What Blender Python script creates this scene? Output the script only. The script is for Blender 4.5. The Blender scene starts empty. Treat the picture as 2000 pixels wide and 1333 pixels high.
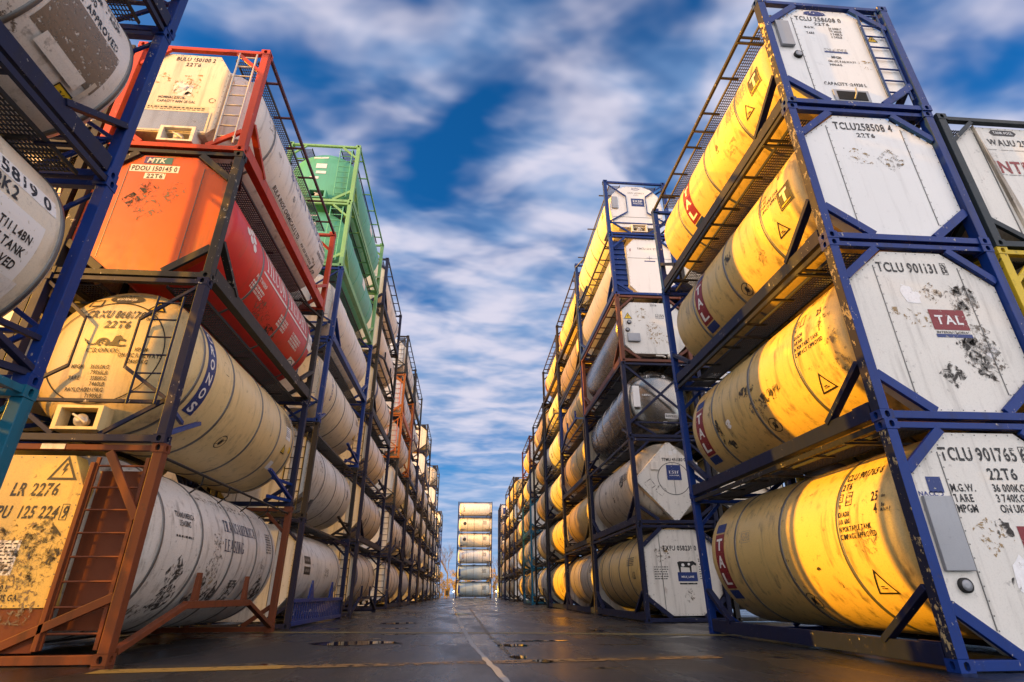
import bpy, math, random
from mathutils import Vector, Matrix
R_ = math.radians
scene = bpy.context.scene
COL = scene.collection
PI = math.pi

# ------------------------------------------------------------------ camera
F_PX, PITCH, YAW, ROLL, EYE = 1058.64, 0.4357, 0.0812, -0.005, 0.7358
cam_d = bpy.data.cameras.new('camera')
cam_d.sensor_width = 36.0
cam_d.lens = F_PX / 2000 * 36.0
cam_d.clip_start, cam_d.clip_end = 0.05, 3000
cam = bpy.data.objects.new('camera', cam_d)
COL.objects.link(cam)
right0 = Vector((math.cos(YAW), -math.sin(YAW), 0))
fw_h = Vector((math.sin(YAW), math.cos(YAW), 0))
fwd = fw_h * math.cos(PITCH) + Vector((0, 0, math.sin(PITCH)))
up0 = -fw_h * math.sin(PITCH) + Vector((0, 0, math.cos(PITCH)))
cr, sr = math.cos(ROLL), math.sin(ROLL)
rt, up = right0 * cr + up0 * sr, -right0 * sr + up0 * cr
m = Matrix((rt, up, -fwd)).transposed().to_4x4()
m.translation = Vector((0, 0, EYE))
cam.matrix_world = m
scene.camera = cam

# ------------------------------------------------------------------ sun + sky
SUN_EL, SUN_TH = R_(16), R_(5)         # low amber key from the left, a touch from behind
sd = bpy.data.lights.new('sun', 'SUN')
sd.energy = 5.0
sd.color = (1.0, 0.47, 0.002)
sd.angle = R_(0.6)
sun = bpy.data.objects.new('sun', sd)
COL.objects.link(sun)
to_sun = Vector((-math.cos(SUN_EL) * math.cos(SUN_TH), -math.cos(SUN_EL) * math.sin(SUN_TH), math.sin(SUN_EL)))
sun.rotation_euler = to_sun.to_track_quat('Z', 'Y').to_euler()

world = bpy.data.worlds.new('World')
scene.world = world
world.use_nodes = True

class NT:
    """tiny node-tree helper"""
    def __init__(s, nt): s.t = nt; nt.nodes.clear()
    def n(s, kind, **kw):
        nd = s.t.nodes.new(kind)
        for k, v in kw.items():
            if k.startswith('i_'): nd.inputs[k[2:].replace('_', ' ')].default_value = v
            else: setattr(nd, k, v)
        return nd
    def l(s, a, b): s.t.links.new(a, b)
    def math(s, op, a, b=None, c=None, clamp=False):
        nd = s.t.nodes.new('ShaderNodeMath'); nd.operation = op; nd.use_clamp = clamp
        for i, v in enumerate((a, b, c)):
            if v is None: continue
            if isinstance(v, (int, float)): nd.inputs[i].default_value = v
            else: s.l(v, nd.inputs[i])
        return nd.outputs[0]
    def vmath(s, op, a, b):
        nd = s.t.nodes.new('ShaderNodeVectorMath'); nd.operation = op
        for i, v in enumerate((a, b)):
            if isinstance(v, (tuple, list)): nd.inputs[i].default_value = v
            else: s.l(v, nd.inputs[i])
        return nd.outputs[0]
    def noise(s, vec, scale, detail=4, rough=.55, dist=0.0):
        nd = s.t.nodes.new('ShaderNodeTexNoise')
        nd.inputs['Scale'].default_value = scale; nd.inputs['Detail'].default_value = detail
        nd.inputs['Roughness'].default_value = rough; nd.inputs['Distortion'].default_value = dist
        s.l(vec, nd.inputs['Vector']); return nd.outputs['Fac']
    def ramp(s, fac, a, b, lo=0.0, hi=1.0):
        nd = s.t.nodes.new('ShaderNodeMapRange'); nd.interpolation_type = 'SMOOTHSTEP'
        s.l(fac, nd.inputs[0])
        for i, v in zip((1, 2, 3, 4), (a, b, lo, hi)): nd.inputs[i].default_value = v
        return nd.outputs[0]
    def mix(s, fac, a, b, mode='MIX'):
        nd = s.t.nodes.new('ShaderNodeMix'); nd.data_type = 'RGBA'; nd.blend_type = mode
        for idx, v in ((0, fac), (6, a), (7, b)):
            if isinstance(v, (int, float)): nd.inputs[idx].default_value = v
            elif isinstance(v, (tuple, list)): nd.inputs[idx].default_value = (*v[:3], 1)
            else: s.l(v, nd.inputs[idx])
        return nd.outputs[2]
    def mapping(s, vec, scale=(1, 1, 1), rot=(0, 0, 0), loc=(0, 0, 0)):
        nd = s.t.nodes.new('ShaderNodeMapping'); s.l(vec, nd.inputs['Vector'])
        nd.inputs['Scale'].default_value = scale; nd.inputs['Rotation'].default_value = rot; nd.inputs['Location'].default_value = loc
        return nd.outputs[0]

w = NT(world.node_tree)
sky = w.n('ShaderNodeTexSky', sky_type='NISHITA', sun_disc=False, sun_elevation=SUN_EL,
          sun_rotation=math.atan2(to_sun.x, to_sun.y) % (2 * PI))
SKY_STRENGTH = 0.093
blue = w.mix(1.0, sky.outputs[0], (0.05, 0.50, 1.0), 'MULTIPLY')
tc = w.n('ShaderNodeTexCoord')
sep = w.n('ShaderNodeSeparateXYZ'); w.l(tc.outputs['Generated'], sep.inputs[0])
den = w.math('ADD', w.math('MAXIMUM', sep.outputs[2], 0.0), 0.14)
comb = w.n('ShaderNodeCombineXYZ')
w.l(w.math('DIVIDE', sep.outputs[0], den), comb.inputs[0]); w.l(w.math('DIVIDE', sep.outputs[1], den), comb.inputs[1])
pl = w.mapping(comb.outputs[0], scale=(1.0, 1.0, 1), rot=(0, 0, R_(12)), loc=(8.9,3.5,0))
big = w.noise(pl, 1.05, 2, .5, .2)
pl2 = w.mapping(comb.outputs[0], scale=(1.1, 1.35, 1), rot=(0, 0, R_(-24)), loc=(6.1,4.4,0))
n1 = w.noise(pl2, 2.7, 3, .52, .35)
pl3 = w.mapping(comb.outputs[0], scale=(1.0, 1.7, 1), rot=(0, 0, R_(-30)), loc=(1.3, 5.2, 0))
n2 = w.noise(pl3, 4.8, 3, .5, .2)
small = w.math('ADD', w.math('MULTIPLY', n1, .42), w.math('MULTIPLY', n2, .20))
keep = w.ramp(sep.outputs[2], 0.10, 0.62, 0.30, 1.0)            # distant cloud blurs into broad sheets
small = w.math('ADD', w.math('MULTIPLY', w.math('SUBTRACT', small, .31), keep), .31)
cl = w.math('ADD', w.math('MULTIPLY', big, .38), small)
low = w.ramp(sep.outputs[2], 0.80, 0.25, 0.0, 0.06)             # more cloud towards the horizon
cl = w.math('ADD', cl, low)
mask = w.ramp(cl, 0.395, 0.56)
shade = w.ramp(n2, .3, .7)
ccol = w.mix(shade, (1.15, 2.0, 3.6), (4.0, 3.9, 4.7))
hz = w.ramp(sep.outputs[2], 0.34, 0.02)
ccol = w.mix(w.math('MULTIPLY', hz, .75), ccol, (1.6, 2.6, 4.3))
skyc = w.mix(mask, blue, ccol)
back = w.mix(w.ramp(sep.outputs[1], 0.0, -0.45), (1, 1, 1), (5.0, 3.75, 2.6))             # sky behind the viewer boosted and warmed, added to brighten the end panels
skyc = w.mix(1.0, skyc, back, 'MULTIPLY')
bg = w.n('ShaderNodeBackground'); w.l(skyc, bg.inputs[0]); bg.inputs[1].default_value = SKY_STRENGTH
wo = w.n('ShaderNodeOutputWorld'); w.l(bg.outputs[0], wo.inputs[0])

scene.view_settings.view_transform = 'Standard'
scene.view_settings.look = 'None'
scene.view_settings.exposure = 0.95
scene.view_settings.gamma = 1.0
scene.render.engine = 'CYCLES'
scene.cycles.max_bounces = 8
scene.cycles.diffuse_bounces = 2
scene.cycles.transparent_max_bounces = 16

# ------------------------------------------------------------------ materials
MATS = {}
def mat(name):
    mt = bpy.data.materials.new(name); mt.use_nodes = True
    return mt, NT(mt.node_tree)
def finish(t, mt, col, rough, metal=0.0, bump=None, bs=.15, alpha=None, spec=.5):
    b = t.n('ShaderNodeBsdfPrincipled')
    for k, v in (('Base Color', col), ('Roughness', rough), ('Metallic', metal), ('Alpha', alpha)):
        if v is None: continue
        if isinstance(v, (int, float)): b.inputs[k].default_value = v
        elif isinstance(v, (tuple, list)): b.inputs[k].default_value = (*v[:3], 1)
        else: t.l(v, b.inputs[k])
    b.inputs['Specular IOR Level'].default_value = spec
    if bump is not None:
        bn = t.n('ShaderNodeBump'); bn.inputs['Strength'].default_value = bs; bn.inputs['Distance'].default_value = .02
        t.l(bump, bn.inputs['Height']); t.l(bn.outputs[0], b.inputs['Normal'])
    o = t.n('ShaderNodeOutputMaterial'); t.l(b.outputs[0], o.inputs[0])
    return mt
def coords(t, k=37.0):
    tc = t.n('ShaderNodeTexCoord'); oi = t.n('ShaderNodeObjectInfo')
    cb = t.n('ShaderNodeCombineXYZ')
    for i, f in enumerate((k, k * 1.7, k * .6)): t.l(t.math('MULTIPLY', oi.outputs['Random'], f), cb.inputs[i])
    return t.vmath('ADD', tc.outputs['Object'], cb.outputs[0]), oi.outputs['Random']
def paint(name, col, rough=.45, dirt=.5, chips=0.0, chipcol=(.45, .40, .32), rust=.2, metal=0.0, var=.5, bs=.12, dc=None, spec=.5):
    """weathered paint: blotches, vertical run-off streaks, soot specks, chips down to primer, rust"""
    mt, t = mat(name)
    v, rnd = coords(t)
    big = t.noise(v, .9, 5)
    c = t.mix(t.ramp(big, .3, .7, 0, var), col, tuple(x * .72 for x in col))
    stv = t.mapping(v, scale=(5, 5, .45))
    st = t.noise(stv, 1.3, 6, .6)
    c = t.mix(t.math('MULTIPLY', t.ramp(st, .50, .74), dirt * .8), c, dc or (.10, .075, .05))
    sp = t.noise(v, 7.0, 7, .68)
    c = t.mix(t.math('MULTIPLY', t.ramp(sp, .60, .70), dirt * .75), c, (.055, .045, .035))
    fine = t.noise(v, 60, 3, .6)
    c = t.mix(t.math('MULTIPLY', t.ramp(fine, .45, .75), dirt * .25), c, dc or (.08, .065, .05))
    if rust:
        ru = t.noise(t.mapping(v, scale=(1, 1, .55), loc=(9, 4, 2)), 4.2, 8, .7)
        c = t.mix(t.math('MULTIPLY', t.ramp(ru, .62, .72), rust), c, (.17, .06, .02))
    if chips:
        ch = t.noise(t.mapping(v, scale=(1, 1, .6), loc=(3, 1, 5)), 16, 7, .72)
        lg = t.noise(v, 1.7, 2)
        f = t.math('MULTIPLY', t.ramp(t.math('ADD', ch, t.math('MULTIPLY', t.math('SUBTRACT', lg, .5), .35)), .70 - .12 * chips, .73 - .12 * chips), 1.0)
        c = t.mix(f, c, chipcol)
    r = t.math('ADD', rough - .08, t.math('MULTIPLY', sp, .26))
    hgt = t.math('ADD', t.math('MULTIPLY', big, .8), t.math('MULTIPLY', fine, .12))
    return finish(t, mt, c, r, metal, hgt, bs, None, spec)
def P(key, *a, **k):
    if key not in MATS: MATS[key] = paint(key, *a, **k)
    return MATS[key]

def Q(*a, **k): return P(*a, dc=(.018, .014, .011), spec=.28, **k)
FR = {  # frame paints
 'blue':   Q('blue_frame_paint', (.003, .032, .20), .42, .5, .42),
 'wornblue': Q('worn_blue_frame_paint', (.014, .018, .045), .45, .45, 1.15, (.52, .40, .20)),
 'navy':   Q('navy_frame_paint', (.007, .011, .045), .5, .5, .3),
 'black':  Q('black_frame_paint', (.020, .019, .019), .5, .4, .3),
 'grey':   Q('dark_grey_frame_paint', (.030, .030, .030), .5, .45, .4),
 'slate':  Q('slate_frame_paint', (.030, .042, .050), .5, .4, .2),
 'red':    Q('red_orange_frame_paint', (.50, .055, .016), .42, .45, .2),
 'rust':   Q('rust_brown_frame_paint', (.17, .045, .016), .52, .55, .4, (.10, .05, .03), .5),
 'brown':  Q('brown_frame_paint', (.15, .050, .028), .5, .4, .3),
 'maroon': Q('maroon_frame_paint', (.09, .018, .020), .5, .4, .2),
 'green':  Q('green_frame_paint', (.22, .46, .20), .45, .4, .5, (.30, .26, .12)),
 'teal':   Q('teal_frame_paint', (.008, .135, .22), .42, .4, .3),
 'yellow': Q('yellow_frame_paint', (.72, .50, .03), .45, .45, .7, (.06, .05, .04)),
 'orange': Q('orange_frame_paint', (.55, .16, .02), .45, .5, .4),
 'iron':   Q('dark_iron_frame_paint', (.028, .024, .022), .55, .5, .5, (.16, .09, .05), .4),
}
SH = {  # shells
 'cream':  P('cream_tank_cladding', (.71, .50, .18), .37, .9, 0, rust=.12, var=.3),
 'white':  P('white_tank_cladding', (.80, .76, .70), .34, .6, 0, rust=.2, var=.3),
 'ivory':  P('ivory_tank_cladding', (.78, .70, .54), .34, .55, 0, rust=.15, var=.3),
 'grey':   P('grey_tank_cladding', (.68, .655, .61), .36, .85, 0, rust=.35),
 'dirty':  P('sooty_tank_cladding', (.66, .58, .46), .40, 1.0, 0, rust=.5),
 'red':    P('red_tank_paint', (.66, .030, .024), .36, .35, 0, rust=0),
 'green':  P('green_tank_paint', (.11, .44, .29), .38, .3, 0, rust=.1),
 'lime':   P('pale_green_tank_paint', (.34, .50, .17), .40, .45, 0, rust=.25),
 'steel':  P('stainless_tank_steel', (.30, .285, .26), .20, .45, 0, rust=.1, metal=.9, bs=.05),
 'pale':   P('pale_grey_tank_cladding', (.38, .46, .50), .38, .3, 0, rust=.1),
 'orange': P('orange_panel_paint', (.62, .085, .006), .42, .55, 0, rust=.1),
 'panel':  P('white_panel_paint', (.80, .79, .76), .34, .16, 0, rust=.04, var=.12, bs=.05),
 'stained': P('stained_panel_paint', (.76, .73, .66), .40, .45, 0, rust=.3, var=.25, bs=.08),
 'honey':  P('honey_tank_cladding', (.77, .60, .30), .38, .5, 0, rust=.15, var=.3),
 'gold':   P('yellowed_panel_paint', (.72, .51, .13), .42, .8, 0, rust=.3, var=.4, bs=.1),  # yellower copy of the stained paint: amber lamplight put into the colour
 'metal':  P('galvanised_grey_metal', (.34, .35, .37), .42, .3, 0, rust=.05, metal=.3),
 'alu':    P('aluminium_ladder_metal', (.62, .58, .50), .4, .3, 0, rust=.05, metal=.3),
}
BAND = P('grey_steel_band', (.16, .16, .155), .38, .6, 0, rust=.2, metal=.5)
DARK = P('dark_rubber', (.018, .017, .016), .6, .3)
GRAT = P('dark_grating_metal', (.05, .05, .052), .5, .4, 0, rust=.3, metal=.3)
HOLE = P('casting_recess_grime', (.006, .006, .006), .8, 0)  # one even near-black for the backs of recesses

def ink(name, col, wear=.35, rough=.5, scale=22):
    """printed letters / stickers, worn away in places"""
    if name in MATS: return MATS[name]
    mt, t = mat(name); v, _ = coords(t)
    a = t.ramp(t.noise(v, scale, 5, .65), .30 + .16 * wear, .34 + .16 * wear)
    MATS[name] = finish(t, mt, col, rough, 0, None, 0, a)
    return MATS[name]
def residue(name, col, thr=.5, scale=9, soft=.13, detail=9):
    if name in MATS: return MATS[name]
    mt, t = mat(name); v, _ = coords(t)
    n = t.noise(v, scale, detail, .68, .6)
    c = t.mix(t.noise(v, 30, 4), col, tuple(min(1, x * 2.2 + .02) for x in col))
    MATS[name] = finish(t, mt, c, .7, 0, n, .3, t.ramp(n, thr, thr + soft))
    return MATS[name]
BLK = ink('black_lettering', (.012, .012, .013), .5)
BLK_CLEAN = ink('black_print', (.012, .012, .013), 0)
WHT = ink('white_lettering', (.78, .76, .72), .15)
BLUEINK = ink('blue_lettering', (.02, .04, .20), .5)
NAVYSIGN = ink('navy_sign', (.012, .035, .17), .2)
REDSIGN = ink('dark_red_sign', (.22, .012, .018), .25)
REDINK = ink('red_lettering', (.25, .02, .02), .4)
YSIGN = ink('yellow_sign', (.75, .50, .02), .2)
WSIGN = ink('white_sign', (.78, .77, .74), .2)
GREYTXT = ink('grey_faded_lettering', (.25, .24, .22), .8)
SOOT = residue('soot_residue', (.018, .015, .012), .45)
SOOT2 = residue('faint_soot_residue', (.10, .08, .06), .50, 14)
GLUE = residue('brown_glue_residue', (.22, .15, .07), .55, 11, .03)
TORN = residue('torn_white_sticker', (.72, .70, .68), .42, 6, .02)

# ------------------------------------------------------------------ mesh helpers
class MB:
    def __init__(s): s.v = []; s.f = []; s.m = []; s.sm = []
    def add(s, vs, fs, mi=0, smooth=False):
        o = len(s.v); s.v += [tuple(p) for p in vs]
        for f in fs: s.f.append([o + i for i in f]); s.m.append(mi); s.sm.append(smooth)
    def box(s, c, d, mi=0):
        x, y, z = c; a, b, e = d[0] / 2, d[1] / 2, d[2] / 2
        s.add([(x - a, y - b, z - e), (x + a, y - b, z - e), (x + a, y + b, z - e), (x - a, y + b, z - e),
               (x - a, y - b, z + e), (x + a, y - b, z + e), (x + a, y + b, z + e), (x - a, y + b, z + e)],
              [(0, 3, 2, 1), (4, 5, 6, 7), (0, 1, 5, 4), (1, 2, 6, 5), (2, 3, 7, 6), (3, 0, 4, 7)], mi)
    def bar(s, p, q, wd, ht, upv=(0, 0, 1), mi=0):
        p, q = Vector(p), Vector(q); d = (q - p).normalized(); u = Vector(upv)
        if abs(d.dot(u)) > .98: u = Vector((0, 1, 0))
        sd = d.cross(u).normalized(); u = sd.cross(d)
        a, b = sd * wd / 2, u * ht / 2
        s.add([p - a - b, p + a - b, p + a + b, p - a + b, q - a - b, q + a - b, q + a + b, q - a + b],
              [(0, 3, 2, 1), (4, 5, 6, 7), (0, 1, 5, 4), (1, 2, 6, 5), (2, 3, 7, 6), (3, 0, 4, 7)], mi)
    def tube(s, pts, r, n=8, mi=0, r2=None):
        pts = [Vector(p) for p in pts]; k = len(pts); vs = []; fs = []
        ref = None
        for i, p in enumerate(pts):
            d = (pts[min(i + 1, k - 1)] - pts[max(i - 1, 0)]).normalized()
            if ref is None: ref = Vector((0, 0, 1)) if abs(d.z) < .9 else Vector((1, 0, 0))
            a = d.cross(ref).normalized(); b = a.cross(d); ref = b
            rr = r if r2 is None else r + (r2 - r) * i / max(1, k - 1)
            vs += [p + a * math.cos(2 * PI * j / n) * rr + b * math.sin(2 * PI * j / n) * rr for j in range(n)]
        for i in range(k - 1):
            for j in range(n): fs.append((i * n + j, i * n + (j + 1) % n, (i + 1) * n + (j + 1) % n, (i + 1) * n + j))
        s.add(vs, fs, mi, True)
        s.add(vs[:n], [tuple(range(n))[::-1]], mi); s.add(vs[-n:], [tuple(range(n))], mi)
    def lathe_y(s, prof, zc, n=64, mi=0, x0=0.0, caps=True):
        vs = []; fs = []; k = len(prof)
        for y, r in prof:
            vs += [(x0 + r * math.cos(2 * PI * j / n), y, zc + r * math.sin(2 * PI * j / n)) for j in range(n)]
        for i in range(k - 1):
            for j in range(n): fs.append((i * n + j, (i + 1) * n + j, (i + 1) * n + (j + 1) % n, i * n + (j + 1) % n))
        s.add(vs, fs, mi, True)
        if caps:
            s.add(vs[:n], [tuple(range(n))], mi, True); s.add(vs[-n:], [tuple(range(n))[::-1]], mi, True)
    def prism_xz(s, poly, y0, y1, mi=0):          # poly counter-clockwise seen from -Y ; y0 < y1
        n = len(poly)
        vs = [(x, y0, z) for x, z in poly] + [(x, y1, z) for x, z in poly]
        fs = [tuple(range(n)), tuple(range(n, 2 * n))[::-1]] + [(i, n + i, n + (i + 1) % n, (i + 1) % n) for i in range(n)]
        s.add(vs, fs, mi)
    def prism_yz(s, poly, x0, x1, mi=0):
        n = len(poly)
        vs = [(x0, y, z) for y, z in poly] + [(x1, y, z) for y, z in poly]
        fs = [tuple(range(n))[::-1], tuple(range(n, 2 * n))] + [((i + 1) % n, n + (i + 1) % n, n + i, i) for i in range(n)]
        s.add(vs, fs, mi)
    def mesh(s, name, mats):
        me = bpy.data.meshes.new(name); me.from_pydata(s.v, [], s.f)
        for q in mats: me.materials.append(q)
        me.polygons.foreach_set('material_index', s.m); me.polygons.foreach_set('use_smooth', s.sm)
        me.update(); return me

def link(name, me, parent=None):
    o = bpy.data.objects.new(name, me); COL.objects.link(o)
    if parent is not None: o.parent = parent
    return o
def tag(o, label=None, cat=None, group=None, kind=None):
    for k, v in (('label', label), ('category', cat), ('group', group), ('kind', kind)):
        if v: o[k] = v
    return o
CACHE = {}
def part(key, name, mats, parent, fn, bevel=0.0):
    k = (key, tuple(q.name for q in mats))
    if k not in CACHE:
        mb = MB(); fn(mb); CACHE[k] = mb.mesh(name, mats)
    o = link(name, CACHE[k], parent)
    if bevel:
        b = o.modifiers.new('bevel', 'BEVEL'); b.width = bevel; b.segments = 2; b.limit_method = 'ANGLE'; b.angle_limit = R_(40)
    return o

# ------------------------------------------------------------------ letters: one mesh per glyph of the built-in font
GLY = {}
def load_glyphs(chars):
    obs = []
    for i, ch in enumerate(chars):
        cu = bpy.data.curves.new('glyph', 'FONT'); cu.body = ch; cu.size = 1; cu.offset = .028; cu.resolution_u = 3
        o = bpy.data.objects.new('glyph', cu); COL.objects.link(o); obs.append((ch, o, cu))
    dg = bpy.context.evaluated_depsgraph_get(); dg.update()
    for ch, o, cu in obs:
        me = bpy.data.meshes.new_from_object(o.evaluated_get(dg))
        vs = [(v.co.x, v.co.y) for v in me.vertices]; fs = [tuple(p.vertices) for p in me.polygons]
        GLY[ch] = (vs, fs)
        bpy.data.meshes.remove(me); bpy.data.objects.remove(o); bpy.data.curves.remove(cu)
load_glyphs('ABCDEFGHIJKLMNOPQRSTUVWXYZ0123456789abcdefghiklmnoprstuvwxyz:.,/"-()&')
CAPH = max(y for x, y in GLY['H'][0])
def arcband(cx, cy, rx, ry, a0, a1, t0, t1, n=14):
    """ring piece whose width runs t0 (horizontal places) .. t1 (vertical places)"""
    vs = []; fs = []
    for i in range(n + 1):
        a = R_(a0 + (a1 - a0) * i / n); k = abs(math.cos(a)); th = t1 + (t0 - t1) * k
        vs += [(cx + rx * math.cos(a), cy + ry * math.sin(a)), (cx + (rx - th) * math.cos(a), cy + (ry - min(th, t1 * 1.3)) * math.sin(a))]
        if i: fs.append((2 * i - 2, 2 * i, 2 * i + 1, 2 * i - 1))
    return vs, fs
def serif_glyph(ch):
    """hand-made roman capitals (height 1): thick stems, thin bars, slab serifs"""
    V = []; Fs = []
    def put(vs, fs):
        o = len(V); V.extend(vs); Fs.extend([tuple(o + i for i in f) for f in fs])
    def rect(x0, y0, x1, y1): put([(x0, y0), (x1, y0), (x1, y1), (x0, y1)], [(0, 1, 2, 3)])
    def diag(x0, y0, x1, y1, wd): put([(x0 - wd / 2, y0), (x0 + wd / 2, y0), (x1 + wd / 2, y1), (x1 - wd / 2, y1)], [(0, 1, 2, 3)])
    T, N, S = .20, .085, .07
    def stem(x, y0=0, y1=1, lo=1, hi=1):
        rect(x - T / 2, y0, x + T / 2, y1)
        if lo: rect(x - T, y0, x + T, y0 + S)
        if hi: rect(x - T, y1 - S, x + T, y1)
    if ch == 'I': stem(.15)
    elif ch == 'T': stem(.35, hi=0); rect(.02, 1 - N, .68, 1); rect(.02, .8, .07, 1); rect(.63, .8, .68, 1)
    elif ch == 'L': stem(.17); rect(.17, 0, .62, N); rect(.57, 0, .62, .24)
    elif ch in 'EF':
        stem(.17); rect(.17, 1 - N, .6, 1); rect(.55, .8, .6, 1); rect(.17, .49, .45, .49 + N); rect(.42, .42, .46, .6)
        if ch == 'E': rect(.17, 0, .64, N); rect(.59, 0, .64, .22)
    elif ch == 'H': stem(.17); stem(.67); rect(.17, .48, .67, .48 + N)
    elif ch == 'N': stem(.13, hi=1); diag(.13, 1, .68, 0, T); rect(.66, 0, .72, 1); rect(.58, 1 - S, .8, 1)
    elif ch == 'M': rect(.1, 0, .15, 1); rect(.02, 0, .24, S); diag(.13, 1, .43, 0, T); diag(.43, 0, .74, 1, .06); stem(.78)
    elif ch == 'A': diag(.08, 0, .4, 1, .06); diag(.68, 0, .38, 1, T); rect(.2, .3, .58, .3 + N); rect(0, 0, .2, S); rect(.55, 0, .82, S)
    elif ch in 'OCG':
        a0, a1 = (0, 360) if ch == 'O' else (42, 318)
        put(*arcband(.42, .5, .40, .51, a0, a1, T, N, 26))
        if ch != 'O': rect(.70, .66, .75, .95)
        if ch == 'G': stem(.72, .06, .42, 0, 1)
    elif ch in 'RBP':
        stem(.17); put(*arcband(.3, .74, .33, .26, -90, 90, T, N, 12)); rect(.17, 1 - N, .3, 1); rect(.17, .48, .3, .48 + N)
        if ch == 'R': diag(.38, .5, .66, 0, T); rect(.56, 0, .82, S)
        if ch == 'B': put(*arcband(.3, .26, .36, .26, -90, 90, T, N, 12)); rect(.17, 0, .3, N)
    elif ch == 'S':
        put(*arcband(.33, .74, .27, .26, 30, 270, .15, .11, 16)); put(*arcband(.33, .27, .29, .27, -150, 90, .15, .11, 16))
        rect(.54, .74, .59, .98); rect(.04, .03, .09, .28)
    elif ch == 'U': stem(.17, .3, 1, 0, 1); put(*arcband(.42, .32, .33, .32, 180, 360, T, N, 12)); rect(.70, .3, .75, 1); rect(.6, 1 - S, .84, 1)
    elif ch == 'D': stem(.17); put(*arcband(.3, .5, .45, .5, -90, 90, T, N, 14)); rect(.17, 1 - N, .3, 1); rect(.17, 0, .3, N)
    return V, Fs
def layout(text, h, wd=None, serif=False, gap=.13, slant=0.0):
    """flat string centred on (0,0): capitals h high; wd = total width (else natural, condensed)"""
    V = []; Fs = []; x = 0
    for ch in text:
        if ch == ' ': x += .42; continue
        if serif:
            vs, fs = serif_glyph(ch)
        else:
            g = GLY.get(ch)
            if g is None: continue
            vs, fs = [(a / CAPH, b / CAPH) for a, b in g[0]], g[1]
        if not vs: continue
        x0 = min(p[0] for p in vs); x1 = max(p[0] for p in vs); o = len(V)
        if ch == '1' and not serif: x += .16
        V += [(p[0] - x0 + x, p[1]) for p in vs]; Fs += [tuple(o + i for i in f) for f in fs]
        x += x1 - x0 + gap + (.16 if ch == '1' and not serif else 0)
    x -= gap
    k = (wd / x) if wd else h * .72
    return [((p[0] - x / 2) * k + slant * (p[1] - .5) * h, (p[1] - .5) * h) for p in V], Fs

import bmesh
class Flat:
    """2D artwork in metres (x right, y up); laid on an end plane or bent round a tank"""
    def __init__(s): s.v = []; s.f = []
    def put(s, vs, fs, dx=0, dy=0, rot=0):
        c, q = math.cos(rot), math.sin(rot); o = len(s.v)
        s.v += [(x * c - y * q + dx, x * q + y * c + dy) for x, y in vs]; s.f += [tuple(o + i for i in f) for f in fs]; return s
    def text(s, t, h, dx=0, dy=0, wd=None, serif=False, rot=0, align=0, slant=0.0, gap=.13):
        vs, fs = layout(t, h, wd, serif, gap, slant)
        if align and vs:
            xs = [p[0] for p in vs]; sh = -min(xs) if align > 0 else -max(xs)
            vs = [(a + sh, b) for a, b in vs]
        return s.put(vs, fs, dx, dy, rot)
    def rect(s, wd, ht, dx=0, dy=0, rot=0): return s.put([(-wd / 2, -ht / 2), (wd / 2, -ht / 2), (wd / 2, ht / 2), (-wd / 2, ht / 2)], [(0, 1, 2, 3)], dx, dy, rot)
    def poly(s, pts, dx=0, dy=0, rot=0): return s.put(pts, [tuple(range(len(pts)))], dx, dy, rot)
    def frame(s, wd, ht, t, dx=0, dy=0, rot=0):
        a, b = wd / 2, ht / 2; i, j = a - t, b - t
        return s.put([(-a, -b), (a, -b), (a, b), (-a, b), (-i, -j), (i, -j), (i, j), (-i, j)], [(0, 1, 5, 4), (1, 2, 6, 5), (2, 3, 7, 6), (3, 0, 4, 7)], dx, dy, rot)
    def tri(s, h, t, dx=0, dy=0, rot=0):
        o = [(-.58 * h, -.5 * h), (.58 * h, -.5 * h), (0, .5 * h)]; cy = -.16 * h; k = 1 - t * 3 / h
        i = [(x * k, (y - cy) * k + cy) for x, y in o]
        return s.put(o + i, [(0, 1, 4, 3), (1, 2, 5, 4), (2, 0, 3, 5)], dx, dy, rot)
    def ring(s, rx, ry, t, dx=0, dy=0, n=28, rot=0): return s.put(*arcband(0, 0, rx, ry, 0, 360, t, t, n), dx, dy, rot)
    def disc(s, rx, ry, dx=0, dy=0, n=24): return s.poly([(rx * math.cos(2 * PI * i / n), ry * math.sin(2 * PI * i / n)) for i in range(n)], dx, dy)
    def bolt(s, h, dx=0, dy=0): return s.poly([(-.02 * h, .5 * h), (.22 * h, .5 * h), (.06 * h, .1 * h), (.2 * h, .1 * h), (-.12 * h, -.5 * h), (-.02 * h, -.05 * h), (-.17 * h, -.05 * h)], dx, dy)
    def rows(s, wd, n, h, gap, rnd, dx=0, dy=0):
        """rows of illegibly small print: short dashes"""
        for r in range(n):
            x = -wd / 2
            while x < wd / 2 - .02:
                k = rnd.uniform(.02, .07); k = min(k, wd / 2 - x)
                s.rect(k, h, dx + x + k / 2, dy - r * (h + gap)); x += k + rnd.uniform(.012, .03)
        return s
    def blob(s, r, rnd, dx=0, dy=0, n=14, sx=1, sy=1, rot=0):
        return s.poly([(sx * r * rnd.uniform(.7, 1.1) * math.cos(2 * PI * i / n), sy * r * rnd.uniform(.7, 1.1) * math.sin(2 * PI * i / n)) for i in range(n)], dx, dy, rot)
def on_end(fl, name, m_, parent, u, z, y, lift=.004):
    """lay artwork on a plane facing -Y at depth y (front face), lifted a few mm off it"""
    me = bpy.data.meshes.new(name)
    me.from_pydata([(u + a, y - lift, z + b) for a, b in fl.v], [], fl.f); me.materials.append(m_); me.update()
    return link(name, me, parent)
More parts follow.
